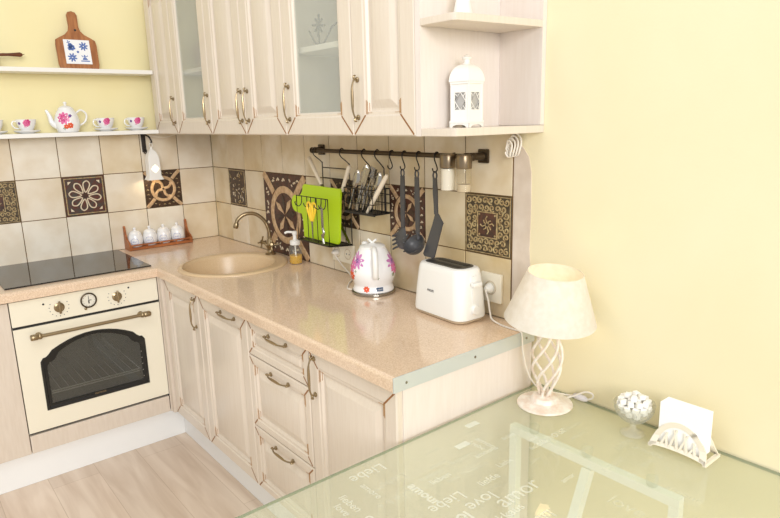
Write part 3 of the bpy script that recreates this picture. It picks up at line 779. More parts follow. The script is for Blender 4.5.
# teapot
x,cy,z0=-.757,-.066,1.491
t=thing('teapot','white porcelain teapot with pink and orange flowers on the wall shelf','teapot',(x,cy,z0))
prof=spline_prof([(.040,0),(.046,.004),(.056,.03),(.055,.062),(.046,.09),(.036,.106),(.034,.110)])
MB().lathe([(.02,0)]+prof,(x,cy,z0),36).build('body','porcelain',t)
MB().lathe(spline_prof([(.035,.110),(.033,.114),(.022,.122),(.007,.127),(.005,.131),(.009,.137),(.006,.143),(.001,.145)],4),(x,cy,z0),24).build('lid','porcelain',t)
mb=MB(); pth=smooth_path([(x-.045,cy,z0+.03),(x-.066,cy,z0+.045),(x-.074,cy,z0+.078),(x-.086,cy,z0+.106)],6); n=len(pth)
mb.tube(pth,[.016-.010*i/(n-1) for i in range(n)],12); mb.build('spout','porcelain',t)
mb=MB(); mb.tube(smooth_path([(x+.044,cy,z0+.088),(x+.066,cy,z0+.104),(x+.090,cy,z0+.085),(x+.082,cy,z0+.05),(x+.053,cy,z0+.03)],6),.0045,10); mb.build('handle','porcelain',t)
mb=MB(); f=on_lathe(x,cy,[(r,z+z0) for r,z in prof],math.radians(-112))
petals(mb,f,(-.005,z0+.066),.030,9,0,.2,.5); petals(mb,f,(-.005,z0+.066),.017,7,1,.4,.6); petals(mb,f,(.022,z0+.032),.014,6,2,.2,.8); petals(mb,f,(.004,z0+.027),.012,6,2,.6,.8); petals(mb,f,(.024,z0+.077),.008,5,3,.1,.8); petals(mb,f,(-.006,z0+.018),.008,4,4,.1)
mb.build('flower_print',['rose','pink','orange','purple','leafgreen'],t)

# wooden board with painted tile, leaning on the wall
lean=lambda u,v,w:(-.668+u, -.060+v*.15-w*.99, 1.7865+v*.988-w*.0+.0025)
t=thing('cutting_board','wooden paddle board with blue and white tile leaning on the upper shelf','cutting board',(-.668,-.06,1.7865))
o=[(-.086,0),(.086,0),(.091,.02),(.091,.115),(.088,.135),(.070,.146),(.040,.160),(.024,.178),(.019,.20),(.022,.23),(.023,.252),(.016,.266),(0,.271),(-.016,.266),(-.023,.252),(-.022,.23),(-.019,.20),(-.024,.178),(-.040,.160),(-.070,.146),(-.088,.135),(-.091,.115),(-.091,.02)]
mb=MB(); mb.T=lean; mb.prism([(u,v,0) for u,v in o],(0,0,.014),0,bevel=.002); mb.build('paddle','wood',t)
mb=MB(); mb.T=lean; mb.prism([(-.058,.022,.0142),(.058,.022,.0142),(.058,.136,.0142),(-.058,.136,.0142)],(0,0,.004),0,bevel=.001); tl=mb.build('tile','porcelain',t)
mb=MB(); fl=lambda a,c:lean(a,c,.0186)
petals(mb,fl,(.028,.106),.022,8,0,.2,.35); petals(mb,fl,(-.028,.052),.022,8,0,.5,.35); petals(mb,fl,(-.03,.108),.012,6,0,.2,.9); petals(mb,fl,(-.022,.098),.014,5,0,.9,.8); petals(mb,fl,(-.034,.094),.010,5,0,.4,.9); petals(mb,fl,(0,.079),.006,5,0,.2,.9)
petals(mb,fl,(-.036,.124),.009,4,0,.4,.5)
mb.T=lean
mb.poly([(.008,.034,.0186),(.048,.034,.0186),(.048,.039,.0186),(.008,.039,.0186)]); mb.poly([(.016,.042,.0186),(.040,.042,.0186),(.034,.052,.0186),(.020,.052,.0186)]); mb.poly([(.023,.053,.0186),(.032,.053,.0186),(.030,.066,.0186),(.025,.066,.0186)]); mb.poly([(.012,.060,.0186),(.020,.055,.0186),(.022,.058,.0186),(.014,.064,.0186)]); mb.poly([(.042,.060,.0186),(.034,.055,.0186),(.033,.058,.0186),(.040,.064,.0186)])
mb.build('painted_motifs','blue',tl)
mb=MB(); c=Vector(lean(.004,.182,.0145)); mb.lathe([(.0055,0),(.0055,.0006)],c,12,axis=(0,-1,0)); mb.build('hang_hole','black',t)
# coffee pot at the left edge: only its handle reaches into the picture
t=thing('coffee_pot','dark copper coffee pot with long wooden handle at left end of upper shelf','coffee pot',(-1.058,-.066,1.7865))
MB().lathe([(.02,0),(.052,.001),(.054,.006),(.045,.045),(.038,.062),(.044,.072),(.042,.072),(.036,.062),(.043,.044),(.05,.006)],(-1.058,-.066,1.7865),28).build('body','copper',t)
mb=MB(); mb.tube([(-1.016,-.066,1.839),(-.985,-.064,1.842),(-.965,-.062,1.843),(-.915,-.058,1.845),(-.906,-.058,1.845)],[.006,.007,.0065,.0105,.006],10); mb.tube(smooth_path([(-.906,-.058,1.845),(-.902,-.058,1.846),(-.898,-.058,1.848)],3),.0018,6); mb.build('handle','darkwood',t)

# ------------------------------------------------------------------ spice rack and jars on the worktop
t=thing('spice_rack','reddish wooden rack holding four white jars on the worktop in the corner','rack',(-.375,-.055,H))
RY0,RY1=-.098,-.012
def side_outline(x): 
    return [(x,RY0,H+.0005),(x,RY1,H+.0005),(x,RY1,H+.120),(x,RY1-.010,H+.126),(x,RY1-.020,H+.118),(x,RY1-.024,H+.085),(x,RY1-.04,H+.055),(x,RY0+.012,H+.042),(x,RY0,H+.030)]
for x in (-.545,-.213): mb=MB(); mb.prism(side_outline(x),(.009,0,0),0,bevel=.001); mb.build('side','rackwood',t)
mb=MB(); mb.box((-.536,RY0+.004,H+.006),(-.213,RY1,H+.014)); mb.build('bottom_board','rackwood',t)
mb=MB(); mb.box((-.536,RY0+.001,H+.024),(-.213,RY0+.007,H+.031)); mb.box((-.536,RY0+.001,H+.002),(-.213,RY0+.007,H+.016))
for k in range(5): xx=-.536+k*.0790; mb.box((xx,RY0+.001,H+.016),(xx+.007,RY0+.007,H+.024))
mb.build('front_rail','rackwood',t)
def jar(x,label):
    cy=-.0525; z0=H+.0142
    t=thing('spice_jar',label,'jar',(x,cy,z0),'white spice jars in the wooden rack')
    prof=spline_prof([(.028,0),(.032,.004),(.0365,.022),(.0372,.042),(.034,.060),(.030,.067)])
    MB().lathe([(.01,0)]+prof,(x,cy,z0),28).build('body','porcelain',t)
    MB().lathe(spline_prof([(.032,.067),(.031,.071),(.022,.082),(.008,.087),(.006,.090),(.009,.096),(.005,.102),(.001,.103)],4),(x,cy,z0),24).build('lid','porcelain',t)
    f=on_lathe(x,cy,[(r,z+z0) for r,z in prof],math.radians(-115))
    mb=MB(); q=smooth_path([f(a,z0+z) for a,z in ((-.019,.022),(-.016,.042),(-.006,.047),(.006,.047),(.016,.042),(.019,.022),(.008,.018),(-.008,.018))],4,True)
    mb.tube(q,.0007,5,closed=True)
    for a in (-.010,-.005,0,.005,.010): mb.tube([f(a-.002,z0+.028),f(a,z0+.033),f(a+.002,z0+.028)],.0008,5)
    mb.build('label_print','blue',t)
    return t
j=jar(-.497,'white lidded spice jar in the rack, leftmost of four')
for x,l in ((-.4205,'white lidded spice jar in the rack, second from left'),(-.3455,'white lidded spice jar in the rack, third from left'),(-.2695,'white lidded spice jar in the rack, rightmost of four beside the corner')):
    dup(j,(x,-.0525,H+.0142),l)

# ------------------------------------------------------------------ wall lantern under the shelf
t=thing('wall_sconce','black iron bracket on the tiles with a lit white lantern under shelf end','sconce',(-.385,-.01,1.37))
mb=MB(); mb.box((-.398,-.016,1.375),(-.376,-.0092,1.468),0,bevel=.002); mb.tube(smooth_path([(-.387,-.014,1.46),(-.385,-.04,1.464),(-.375,-.066,1.455),(-.366,-.074,1.43),(-.372,-.076,1.424)],6),.0042,8)
mb.tube(smooth_path([(-.387,-.014,1.40),(-.383,-.03,1.385),(-.387,-.034,1.37),(-.393,-.022,1.372)],5),.0035,8); mb.build('bracket','iron',t)
lx,ly=-.372,-.076
mb=MB(); mb.tube([Vector((lx+.008*math.cos(a),ly,1.412+.011*math.sin(a))) for a in [2*PI*k/14 for k in range(14)]],.0018,6,closed=True); mb.lathe([(.006,1.388),(.007,1.395),(.004,1.402)],(lx,ly,0),12); mb.build('hanging_ring','whitepaint',t)
mb=MB(); k=.031; rings=[]
for r,z in ((k*1.3,1.232),(k*1.14,1.243),(k,1.254),(k*.96,1.335),(k*.84,1.358),(k*.55,1.378),(k*.2,1.390)):
    rings.append([(lx+r*a,ly+r*c,z) for a,c in ((-1,-.86),(-.86,-1),(.86,-1),(1,-.86),(1,.86),(.86,1),(-.86,1),(-1,.86))])
mb.ringmesh(rings,0,False,True); lb=mb.build('lantern_shade','whitepaint',t,angle=30)
mb=MB()
for a,c in ((0,0),(-.0085,.0085),(.0085,.0085),(-.0085,-.0085),(.0085,-.0085),(0,.016),(0,-.016),(.015,0),(-.015,0)):
    q=.0058 if (a or c) else .0066
    mb.prism([(lx+a-q,ly-k-.0006,1.290+c),(lx+a,ly-k-.0006,1.290+c-q),(lx+a+q,ly-k-.0006,1.290+c),(lx+a,ly-k-.0006,1.290+c+q)],(0,.0004,0))
mb.build('fretwork_opening','glow',lb)
mb=MB(); mb.tube(smooth_path([(-.366,-.05,1.461),(-.33,-.06,1.452),(-.28,-.06,1.450),(-.22,-.07,1.466)],8),.0018,6); mb.build('cord','cord',t)

# ------------------------------------------------------------------ hanging rail with baskets and utensils
RX,RZ=-.060,1.394
t=thing('utensil_rail','dark bronze hanging rail fixed to the tiles under the wall cabinets','rail',(RX,-1.64,RZ))
mb=MB(); mb.cyl((RX,-1.165,RZ),(RX,-2.085,RZ),.0085,None,16); mb.build('bar','bronze',t)
for y,sg in ((-1.165,1),(-2.070,-1)):
    mb=MB(); mb.box((-.0175,y-.022+sg*.015,RZ-.022),(-.0090,y+.022+sg*.015,RZ+.022),0,bevel=.003)
    mb.tube([(-.012,y+sg*.015,RZ),(-.035,y+sg*.010,RZ),(RX,y+sg*.002,RZ),(RX,y-sg*.022,RZ)],[.015,.012,.0125,.0115],12)
    mb.lathe([(.0125,0),(.013,.004),(.008,.010)],(RX,y+sg*.012,RZ),14,axis=(0,sg,0)); mb.lathe([(.005,0),(.004,.002)],(-.0176,y+sg*.03,RZ),8,axis=(-1,0,0)); mb.build('end_bracket','bronze',t)

def s_hook(y,label,drop=.055):
    t=tag(MBtube(smooth_path([(RX+.008,y,RZ-.006),(RX+.0104,y,RZ+.002),(RX+.004,y,RZ+.0100),(RX-.006,y,RZ+.0092),(RX-.0106,y,RZ),(RX-.010,y,RZ-.014),(RX-.003,y-.002,RZ-drop*.62),(RX-.002,y-.004,RZ-drop*.85),(RX-.010,y-.003,RZ-drop),(RX-.019,y-.002,RZ-drop*.92),(RX-.022,y-.002,RZ-drop*.75)],5),.0022,'s_hook','wire',(RX,y,RZ)),label,'hook','S-hooks on the rail')
    return t
def MBtube(path,r,name,m,origin,parent=None):
    mb=MB(); mb.tube(path,r,8); return mb.build(name,m,parent,origin)
s_hook(-1.682,'empty dark S-hook hanging on the rail left of the pasta server')
s_hook(-1.752,'dark S-hook on the rail carrying the pasta server')
s_hook(-1.828,'dark S-hook on the rail carrying the ladle')
s_hook(-1.918,'dark S-hook on the rail carrying the spatula')

# wire rack for boards, hung on two long hooks
XB,XF=-.040,-.128; yA,yB=-1.112,-1.382; zb,zt=1.012,1.205
t=thing('board_rack','black wire rack with front bars and curled hooks hanging left on the rail','rack',(-.08,-1.25,RZ))
W=.0023
def hang(mb,y,z1):
    mb.tube(smooth_path([(RX+.009,y,RZ-.006),(RX+.0115,y,RZ+.003),(RX,y,RZ+.012),(RX-.0115,y,RZ),(RX-.006,y,RZ-.02),(XB-.001,y-.018,RZ-.05),(XB,y-.02,RZ-.08),(XB,y-.02,z1)],5),W,8)
mb=MB(); hang(mb,-1.172,zb); hang(mb,-1.398+.03,zb)
yl,yr=-1.192,-1.388
for z in (1.322,1.279,1.225): mb.cyl((XB,yl,z),(XB,yr,z),W,None,8)
mb.cyl((XB,yA,zb),(XB,yB-.006,zb),W*1.3,None,8); mb.cyl((XB,yA,1.225),(XB,yl,1.225),W,None,8); mb.cyl((XB,yA,zb),(XB,yA,1.225),W,None,8)
for k in range(1,5): y=yl-(yl-yr)*(-.1+k*.22); mb.cyl((XB,y,zb),(XB,y,1.225),W*.8,None,6)
mb.build('back_frame','wire',t)
mb=MB(); mb.tube([(XF,yA,zb),(XF,yA,zt),(XF,yB+.03,zt),(XF,yB+.03,zb)],W*1.1,8,closed=True)
for y in (-1.195,-1.268): mb.cyl((XF,y,zb),(XF,y,zt),W*.8,None,6)
mb.build('front_frame','wire',t)
mb=MB(); mb.prism([(XF,yA,zb-.004),(XF,yB+.03,zb-.004),(XB,yB-.006,zb-.004),(XB,yA,zb-.004)],(0,0,.005)); mb.tube([(XF,yA,zb),(XF,yB+.03,zb),(XB,yB-.006,zb),(XB,yA,zb)],.004,6,closed=True); mb.build('bottom_tray','wire',t)
for y in (-1.155,-1.225,-1.262,-1.305,-1.338):
    mb=MB(); mb.tube(smooth_path([(XF,y,zt),(XF-.003,y,zt-.028),(XF-.012,y+.006,zt-.042),(XF-.024,y+.012,zt-.034),(XF-.027,y+.014,zt-.022)],5),W*.9,7); mb.build('hook','wire',t)
# lime board standing in the rack, handle with a hole to the left
xb=-.088
t=thing('cutting_board','lime green plastic cutting board standing in the wire rack','cutting board',(xb,-1.25,zb))
bm=bmesh.new()
o=[(-1.092,1.0165),(-1.092,1.075),(-1.087,1.10)]
for k in range(0,13): a=math.radians(-60-k*20); o.append((-1.052+.036*math.cos(a)*-1*(-1), 1.150+.038*math.sin(a))) if False else None
hc=(-1.046,1.160); hr=.038
for k in range(11): a=math.radians(245-k*24.5); o.append((hc[0]-hr*math.cos(a)*1.0, hc[1]+hr*math.sin(a))) if False else None
# outline runs up the left side, round the handle, across the top and down the right side (y, z)
o=[(-1.100,1.017),(-1.098,1.09),(-1.088,1.118)]
for k in range(9):
    a=math.radians(-70+k*24); o.append((hc[0]+hr*math.cos(a), hc[1]+hr*math.sin(a)))
o+=[(-1.090,1.205),(-1.104,1.222),(-1.108,1.242),(-1.122,1.250),(-1.385,1.247),(-1.392,1.240),(-1.370,1.030),(-1.360,1.017)]
holep=[(hc[0]+.002+.012*math.cos(2*PI*k/14),hc[1]+.012*math.sin(2*PI*k/14)) for k in range(14)]
def sheet_yz(bm,x,outer,holes):
    loops=[];es=[]
    for lp in [outer]+holes:
        vs=[bm.verts.new((x,y,z)) for y,z in lp]; loops.append(vs); es+=[bm.edges.new((vs[i],vs[(i+1)%len(vs)])) for i in range(len(vs))]
    bmesh.ops.triangle_fill(bm,use_beauty=True,edges=es); return loops
A=sheet_yz(bm,xb-.004,o,[holep]);B=sheet_yz(bm,xb+.004,o,[holep])
for a,c in zip(A,B):
    for i in range(len(a)): bm.faces.new((a[i],a[(i+1)%len(a)],c[(i+1)%len(a)],c[i]))
mb=MB();mb.bm.free();mb.bm=bm;mb.build('board','lime',t,angle=30)
# two tools with cream handles behind the board
def cream_tool(y0,z0,y1,z1,label,x=-.060):
    t=thing('kitchen_knife',label,'knife',(x,y1,z1),'cream handled tools in the hanging rack')
    a=Vector((x,y0,z0)); c=Vector((x,y1,z1)); d=(c-a).normalized()
    mb=MB(); mb.tube([a-d*.002,a+d*.004,a+d*.05,c],[.006,.010,.009,.0075],10); mb.build('handle','creamplastic',t)
    e=c+d*.001; f=e+d*((1.0165-e.z)/d.z); n=Vector((0,d.z,-d.y))*.013
    mb=MB(); mb.prism([e-n,e+n,f+n*.9,f-n*.2],(.0015,0,0)); mb.build('blade','steel',t)
cream_tool(-1.118,1.362,-1.208,1.250,'cream knife handle sticking up left behind the lime board')
cream_tool(-1.425,1.338,-1.368,1.235,'cream knife handle sticking up right behind the lime board',x=-.066)
# scissors and can opener on the front hooks
t=thing('scissors','yellow handled kitchen scissors hanging on the front of the wire rack','scissors',(XF-.02,-1.257,1.175))
xs=XF-.0195
mb=MB()
for sg in (-1,1):
    mb.tube(smooth_path([(xs,-1.258+sg*.004,1.112),(xs,-1.258+sg*.018,1.135),(xs,-1.258+sg*.031,1.165),(xs,-1.258+sg*.022,1.186),(xs,-1.258+sg*.008,1.178),(xs,-1.258+sg*.008,1.145)],5,True),.0055,8,closed=True)
mb.build('handles','yellow',t)
mb=MB(); mb.prism([(xs,-1.264,1.112),(xs,-1.252,1.112),(xs,-1.255,1.035),(xs,-1.259,1.022)],(.0025,0,0)); mb.lathe([(.004,0),(.003,.003)],(xs,-1.258,1.106),10,axis=(-1,0,0)); mb.build('blades','steel',t)
t=thing('can_opener','slim steel can opener hanging beside the yellow scissors on the wire rack','opener',(xs,-1.335,1.17))
mb=MB(); mb.box((xs-.002,-1.344,1.09),(xs+.001,-1.329,1.172),0,bevel=.001); mb.tube(smooth_path([(xs,-1.337,1.09),(xs,-1.343,1.07),(xs,-1.334,1.05),(xs,-1.341,1.025)],5),.0055,8); mb.lathe([(.009,0),(.008,.004)],(xs,-1.336,1.058),12,axis=(-1,0,0)); mb.tube(smooth_path([(xs,-1.337,1.17),(xs,-1.330,1.178),(xs,-1.322,1.172)],4),.002,6); mb.build('lever','steel',t)

# utensil basket
t=thing('wire_basket','black wire basket full of cutlery hanging on the rail right of the lime board','basket',(-.08,-1.57,RZ))
yl,yr,zb2,zt2=-1.462,-1.640,1.172,1.262; XF2=-.122
mb=MB()
for y in (-1.514,-1.596):
    mb.tube(smooth_path([(RX+.009,y,RZ-.006),(RX+.0115,y,RZ+.003),(RX,y,RZ+.012),(RX-.0115,y,RZ),(RX-.006,y,RZ-.02),(XB-.001,y-.012,RZ-.055),(XB,y-.014,RZ-.08),(XB,y-.014,zb2)],5),W,8)
mb.build('hanging_wire','wire',t)
mb=MB()
for z in (zb2,zb2+.035,zb2+.068,zt2): mb.tube([(XF2,yl,z),(XF2,yr,z),(XB,yr,z),(XB,yl,z)],W if z in (zb2,zt2) else W*.7,7,closed=True)
for k in range(9):
    y=yl+(yr-yl)*k/8; mb.cyl((XF2,y,zb2),(XF2,y,zt2),W*.6,None,6); mb.cyl((XB,y,zb2),(XB,y,zt2),W*.6,None,6)
for k in range(1,4):
    x=XF2+(XB-XF2)*k/4
    for y in (yl,yr): mb.cyl((x,y,zb2),(x,y,zt2),W*.6,None,6)
mb.build('basket_wires','wire',t)
mb=MB(); mb.box((XF2+.001,yr+.001,zb2-.006),(XB-.001,yl-.001,zb2-.001)); mb.box((XF2-.002,yr-.012,zb2-.007),(XF2+.002,yl,zb2-.001)); mb.build('drip_tray','black',t)
def cutlery(kind,x,y0,y1,z1,label,zbot=zb2+.001):
    a=Vector((x,y0+.008,zbot)); c=Vector((x+.012,y1+.010,z1)); d=(c-a).normalized(); L=(c-a).length
    t=thing(kind,label,kind.split('_')[-1],tuple(a),'cutlery in the wire basket')
    s=Vector((0,d.z,-d.y)).normalized()
    mb=MB(); mb.tube([a,a+d*.01,a+d*L*.5,a+d*L*.62],[.003,.006,.0035,.003],8); mb.build('handle','steel',t)
    mb=MB(); nrm=d.cross(s)
    e=a+d*L*.60
    if kind=='spoon':
        rings=[]
        for q in range(9):
            f=q/8; w=.004+.018*math.sin(PI*min(1,f*.9+.08))**.8; p=e+d*(L*.4*f)
            rings.append([p-s*w,p-s*w*.5+nrm*.005,p+s*w*.5+nrm*.005,p+s*w,p+s*w*.5+nrm*.007,p-s*w*.5+nrm*.007])
        mb.ringmesh(rings); mb.build('bowl','steel',t)
    elif kind=='fork':
        mb.prism([e-s*.004,e+s*.004,e+d*.03+s*.012,e+d*.03-s*.012],nrm*.002)
        for q in (-1.5,-.5,.5,1.5): mb.cyl(e+d*.029+s*q*.0072,e+d*L*.4+s*q*.0072,.0018,None,6)
        mb.build('tines','steel',t)
    else:
        mb.prism([e-s*.006,e+s*.006,e+d*L*.4+s*.013,e+d*L*.4-s*.010],nrm*.0018); mb.build('blade','steel',t)
cutlery('spoon',-.105,-1.478,-1.530,1.330,'steel spoon standing bowl up leftmost in the wire basket')
cutlery('fork',-.092,-1.500,-1.566,1.345,'steel fork standing tines up behind the leftmost spoon in the basket')
cutlery('spoon',-.108,-1.525,-1.590,1.352,'large steel spoon standing tall in the middle of the wire basket')
cutlery('table_knife',-.075,-1.548,-1.600,1.335,'steel table knife standing between spoons in the wire basket')
cutlery('fork',-.104,-1.560,-1.622,1.345,'steel fork right of the large spoon in the wire basket')
cutlery('fork',-.072,-1.520,-1.550,1.340,'steel fork standing at the back of the basket behind the left spoon')
cutlery('table_knife',-.114,-1.540,-1.606,1.338,'steel table knife standing at the front of the basket')
cutlery('spoon',-.088,-1.590,-1.640,1.325,'steel spoon standing rightmost beside the cream spatula in the basket')
a=Vector((-.112,-1.590,zb2+.001)); c=Vector((-.112,-1.716,1.322)); d=(c-a).normalized()
mb=MB(); mb.tube([a,a+d*.03,a+d*.10,c-d*.01,c],[.005,.007,.009,.0085,.005],10); tag(mb.build('cream_spatula','creamplastic',None,tuple(a)),'cream plastic handle leaning out right side of the wire basket','spatula')

# three hanging grey tools
def tool_root(name,label,cat,y): return thing(name,label,cat,(RX-.012,y,RZ-.05))
xt=RX-.0125
def strap_handle(mb,y0,y1,z0,z1,w0=.009,w1=.011,x1=None):
    x1=xt if x1 is None else x1
    n=10; rings=[]
    for k in range(n+1):
        f=k/n; y=y0+(y1-y0)*f; z=z0+(z1-z0)*f; w=w0+(w1-w0)*(1-abs(2*f-1)*.6) if False else w0+(w1-w0)*(.5-.5*math.cos(2*PI*min(1,f*1.3)))
        x=xt+(x1-xt)*f
        rings.append([(x-.0035,y-w,z),(x-.0035,y+w,z),(x+.0035,y+w*.9,z),(x+.0035,y-w*.9,z)])
    mb.ringmesh(rings)
def eye(mb,y,z):    # loop the hook goes through
    mb.tube([(xt,y+.0085*math.cos(2*PI*k/14),z+.013*math.sin(2*PI*k/14)) for k in range(14)],.0030,7,closed=True)
zh=RZ-.062
t=tool_root('pasta_server','dark grey pasta server with prongs hanging on the rail','server',-1.738)
mb=MB(); eye(mb,-1.755,zh-.004); strap_handle(mb,-1.755,-1.752,zh-.014,1.130); mb.build('handle','greyplastic',t)
mb=MB(); rings=[]
for k in range(9):
    f=k/8; w=.007+.026*math.sin(PI*min(1.,f*.72+.05)); z=1.132-.080*f; x=xt-.012*math.sin(PI*f)
    rings.append([(x-.002,-1.756-w,z),(x-.006,-1.756-w*.4,z),(x-.006,-1.756+w*.4,z),(x-.002,-1.756+w,z),(x+.001,-1.756+w*.4,z),(x+.001,-1.756-w*.4,z)])
mb.ringmesh(rings)
for sg in (-1,1):
    for k in range(4): mb.tube(smooth_path([(xt-.004,-1.756+sg*.026,1.108-.016*k),(xt-.016,-1.756+sg*.032,1.103-.016*k),(xt-.030,-1.756+sg*.030,1.100-.016*k)],3),[.0042]*3+[.0038]*3+[.0025],6)
mb.build('pronged_head','greyplastic',t)
t=tool_root('ladle','dark grey ladle with round bowl hanging on the rail','ladle',-1.812)
mb=MB(); eye(mb,-1.831,zh-.004); strap_handle(mb,-1.831,-1.832,zh-.014,1.120); mb.build('handle','greyplastic',t)
mb=MB(); c=Vector((xt-.034,-1.846,1.090)); rings=[]
ax=Vector((-.72,0,.69)).normalized(); R=Vector((0,0,1)).rotation_difference(ax).to_matrix()
for r,z in [(.041*math.sin(PI/2*k/8),-.038*math.cos(PI/2*k/8)) for k in range(0,9)]+[(.040,0)]+[(.038*math.sin(PI/2*k/8),-.035*math.cos(PI/2*k/8)) for k in range(7,-1,-1)]:
    rings.append([c+R@Vector((max(r,.0005)*math.cos(2*PI*q/24),max(r,.0005)*math.sin(2*PI*q/24),z)) for q in range(24)])
mb.ringmesh(rings); mb.tube([(xt,-1.832,1.126),(xt+.0,-1.834,1.112),(xt-.004,-1.838,1.098)],[.007,.007,.006],8); mb.build('bowl','greyplastic',t)
t=tool_root('spatula','dark grey angled turner spatula hanging on the rail','spatula',-1.898)
mb=MB(); eye(mb,-1.922,zh-.004); strap_handle(mb,-1.922,-1.927,zh-.014,1.197,.008,.010); mb.build('handle','greyplastic',t)
mb=MB(); mb.prism([(xt-.002,-1.923,1.20),(xt-.002,-1.939,1.20),(xt-.006,-1.966,1.172),(xt-.016,-1.970,1.160),(xt-.020,-1.936,1.052),(xt-.020,-1.928,1.048),(xt-.020,-1.886,1.050),(xt-.020,-1.880,1.058),(xt-.012,-1.920,1.165)],(.003,0,0)); mb.build('blade','greyplastic',t)

# two spice shakers clipped to the rail
def shaker(y,fill,gl,label,lab2):
    x=RX-.004; t=thing('spice_shaker',label,'shaker',(x,y,1.286),'spice shakers on the rail')
    MB().lathe([(.0215,0),(.023,.003),(.023,.071),(.022,.075)],(x-.026,y,1.286),24,cap1=False).build('glass_jar',gl,t)
    MB().lathe([(.0215,.0015),(.0222,.004),(.0222,fill)],(x-.026,y,1.286),24).build('contents',lab2,t)
    mb=MB(); mb.lathe([(.0245,.073),(.0255,.076),(.0255,.112),(.024,.116)],(x-.026,y,1.286),24)
    mb.tube([Vector((RX+.0104*math.cos(a),y,RZ+.0104*math.sin(a))) for a in [PI*.35+k*PI*1.2/8 for k in range(9)]],.002,6); mb.build('cap','jarcap',t)
shaker(-1.957-.043,.070,'jarglass','glass shaker of white salt with brushed cap hanging on the rail','salt')
shaker(-2.030-.043,.024,'jarglass','nearly empty glass shaker beside the rail end bracket','socketwell')

# coil of cord under the open shelf
mb=MB(); pts=[]
for k in range(4):
    for q in range(18):
        a=2*PI*q/18; pts.append((-.014-.006*k+.003*math.sin(3*a),-2.215+(.020-.003*k)*math.cos(a)+.004*k,1.432+(.034-.003*k)*math.sin(a)-.004*k))
pts=[(-.012,-2.205,1.467)]+pts
mb.tube(pts,.0028,7); tag(mb.build('coiled_cord','cord',None,(-.012,-2.215,1.467)),'coil of thin white cord hanging under the open shelf by the wall','cord')

# sockets
def socket(y0,y1,z0,z1,label,n):
    t=thing('wall_socket',label,'socket',(-.0085,(y0+y1)/2,(z0+z1)/2))
    mb=MB(); mb.box((-.020,y1,z0),(-.0088,y0,z1),0,bevel=.003); mb.build('cover_plate','socket',t)
    for k in range(n):
        yc=y0+(y1-y0)*(k+.5)/n; zc=(z0+z1)/2
        mb=MB(); mb.lathe([(.0235,0),(.0235,.0015),(.021,.0018),(.0195,-.002),(.018,-.0015)],(-.0201,yc,zc),24,axis=(-1,0,0),cap0=False)
        for q in (-.0095,.0095): mb.lathe([(.003,0),(.003,.0014)],(-.0193,yc+q,zc),8,1,axis=(-1,0,0))
        mb.build('outlet',['socketwell','greytext'],t)
    return t
socket(-1.208,-1.365,.918,1.000,'cream double wall socket between kettle and board rack',2)
socket(-2.083,-2.170,.920,1.018,'cream single wall socket right of the toaster',1)

# ------------------------------------------------------------------ kettle
kx,ky=-.108,-1.612
t=thing('kettle','white electric kettle with pink and orange flower print on the worktop','kettle',(kx,ky,H))
mb=MB(); mb.lathe([(.080,.0006),(.084,.003),(.084,.010),(.080,.013)],(kx,ky,H),40); pb=mb.build('power_base','steel',t)
mb=MB(); mb.tube(smooth_path([(kx-.050,ky+.070,H+.0045),(kx-.052,ky+.100,H+.0035),(kx+.0,ky+.16,H+.0035),(-.05,-1.40,H+.004),(-.030,-1.345,H+.012),(-.026,-1.285,H+.04),(-.034,-1.255,H+.075),(-.036,-1.250,H+.090)],8),.0030,8); mb.lathe([(.013,0),(.013,.014),(.006,.026)],(-.0215,-1.247,.963),16,axis=(-1,0,0)); mb.build('cord','cord',pb)
prof=spline_prof([(.079,.014),(.0785,.020),(.074,.036),(.077,.048),(.085,.072),(.0865,.098),(.077,.132),(.062,.162),(.053,.180),(.050,.184)],5)
MB().lathe([(.03,.014)]+prof,(kx,ky,H),44).build('body','porcelain',t)
mb=MB(); mb.lathe([(.050,.184),(.049,.190),(.040,.196),(.012,.199),(.008,.202)],(kx,ky,H),28)
for sg in (-1,1): mb.tube(smooth_path([(kx,ky,H+.199),(kx+sg*.004,ky-sg*.006,H+.209),(kx+sg*.010,ky-sg*.014,H+.216)],4),.0042,8)
mb.build('lid','white',t)
dv=Vector((-.54,-.84,0)).normalized(); sd=Vector((-dv.y,dv.x,0)); K=Vector((kx,ky,H))
mb=MB(); path=smooth_path([K+dv*.046+Vector((0,0,.182)),K+dv*.072+Vector((0,0,.190)),K+dv*.098+Vector((0,0,.172)),K+dv*.108+Vector((0,0,.130)),K+dv*.104+Vector((0,0,.095)),K+dv*.096+Vector((0,0,.082))],6)
mb.tube(path,[.011]*len(path),10); mb.build('handle','white',t)
mb=MB(); sp=-dv; mb.tube([K+sp*.050+Vector((0,0,.145)),K+sp*.070+Vector((0,0,.168)),K+sp*.085+Vector((0,0,.186))],[.026,.020,.011],12); mb.lathe([(.012,0),(.013,.006),(.007,.012)],K+Vector((-.01,.034,.192)),14); mb.build('spout','white',t)
f=on_lathe(kx,ky,[(r,z+H) for r,z in prof],math.atan2(dv.y,dv.x))
mb=MB()
petals(mb,f,(-.072,H+.142),.034,9,5,.1,.34); petals(mb,f,(-.072,H+.142),.011,6,2,.1,.6); petals(mb,f,(-.108,H+.122),.030,8,1,.4,.4); petals(mb,f,(-.108,H+.080),.022,8,3,.1,.5); petals(mb,f,(-.082,H+.100),.006,4,4,.1)
petals(mb,f,(.084,H+.134),.036,9,5,.2,.34); petals(mb,f,(.098,H+.108),.030,8,1,.4,.4); petals(mb,f,(.084,H+.134),.010,6,2,.1,.6); petals(mb,f,(.082,H+.082),.010,5,4,.3); petals(mb,f,(-.034,H+.030),.013,7,3,.3,.6); petals(mb,f,(.010,H+.075),.006,4,4,.3)
mb.build('flower_print',['pink','rose','purple','orange','leafgreen','palepink'],t)
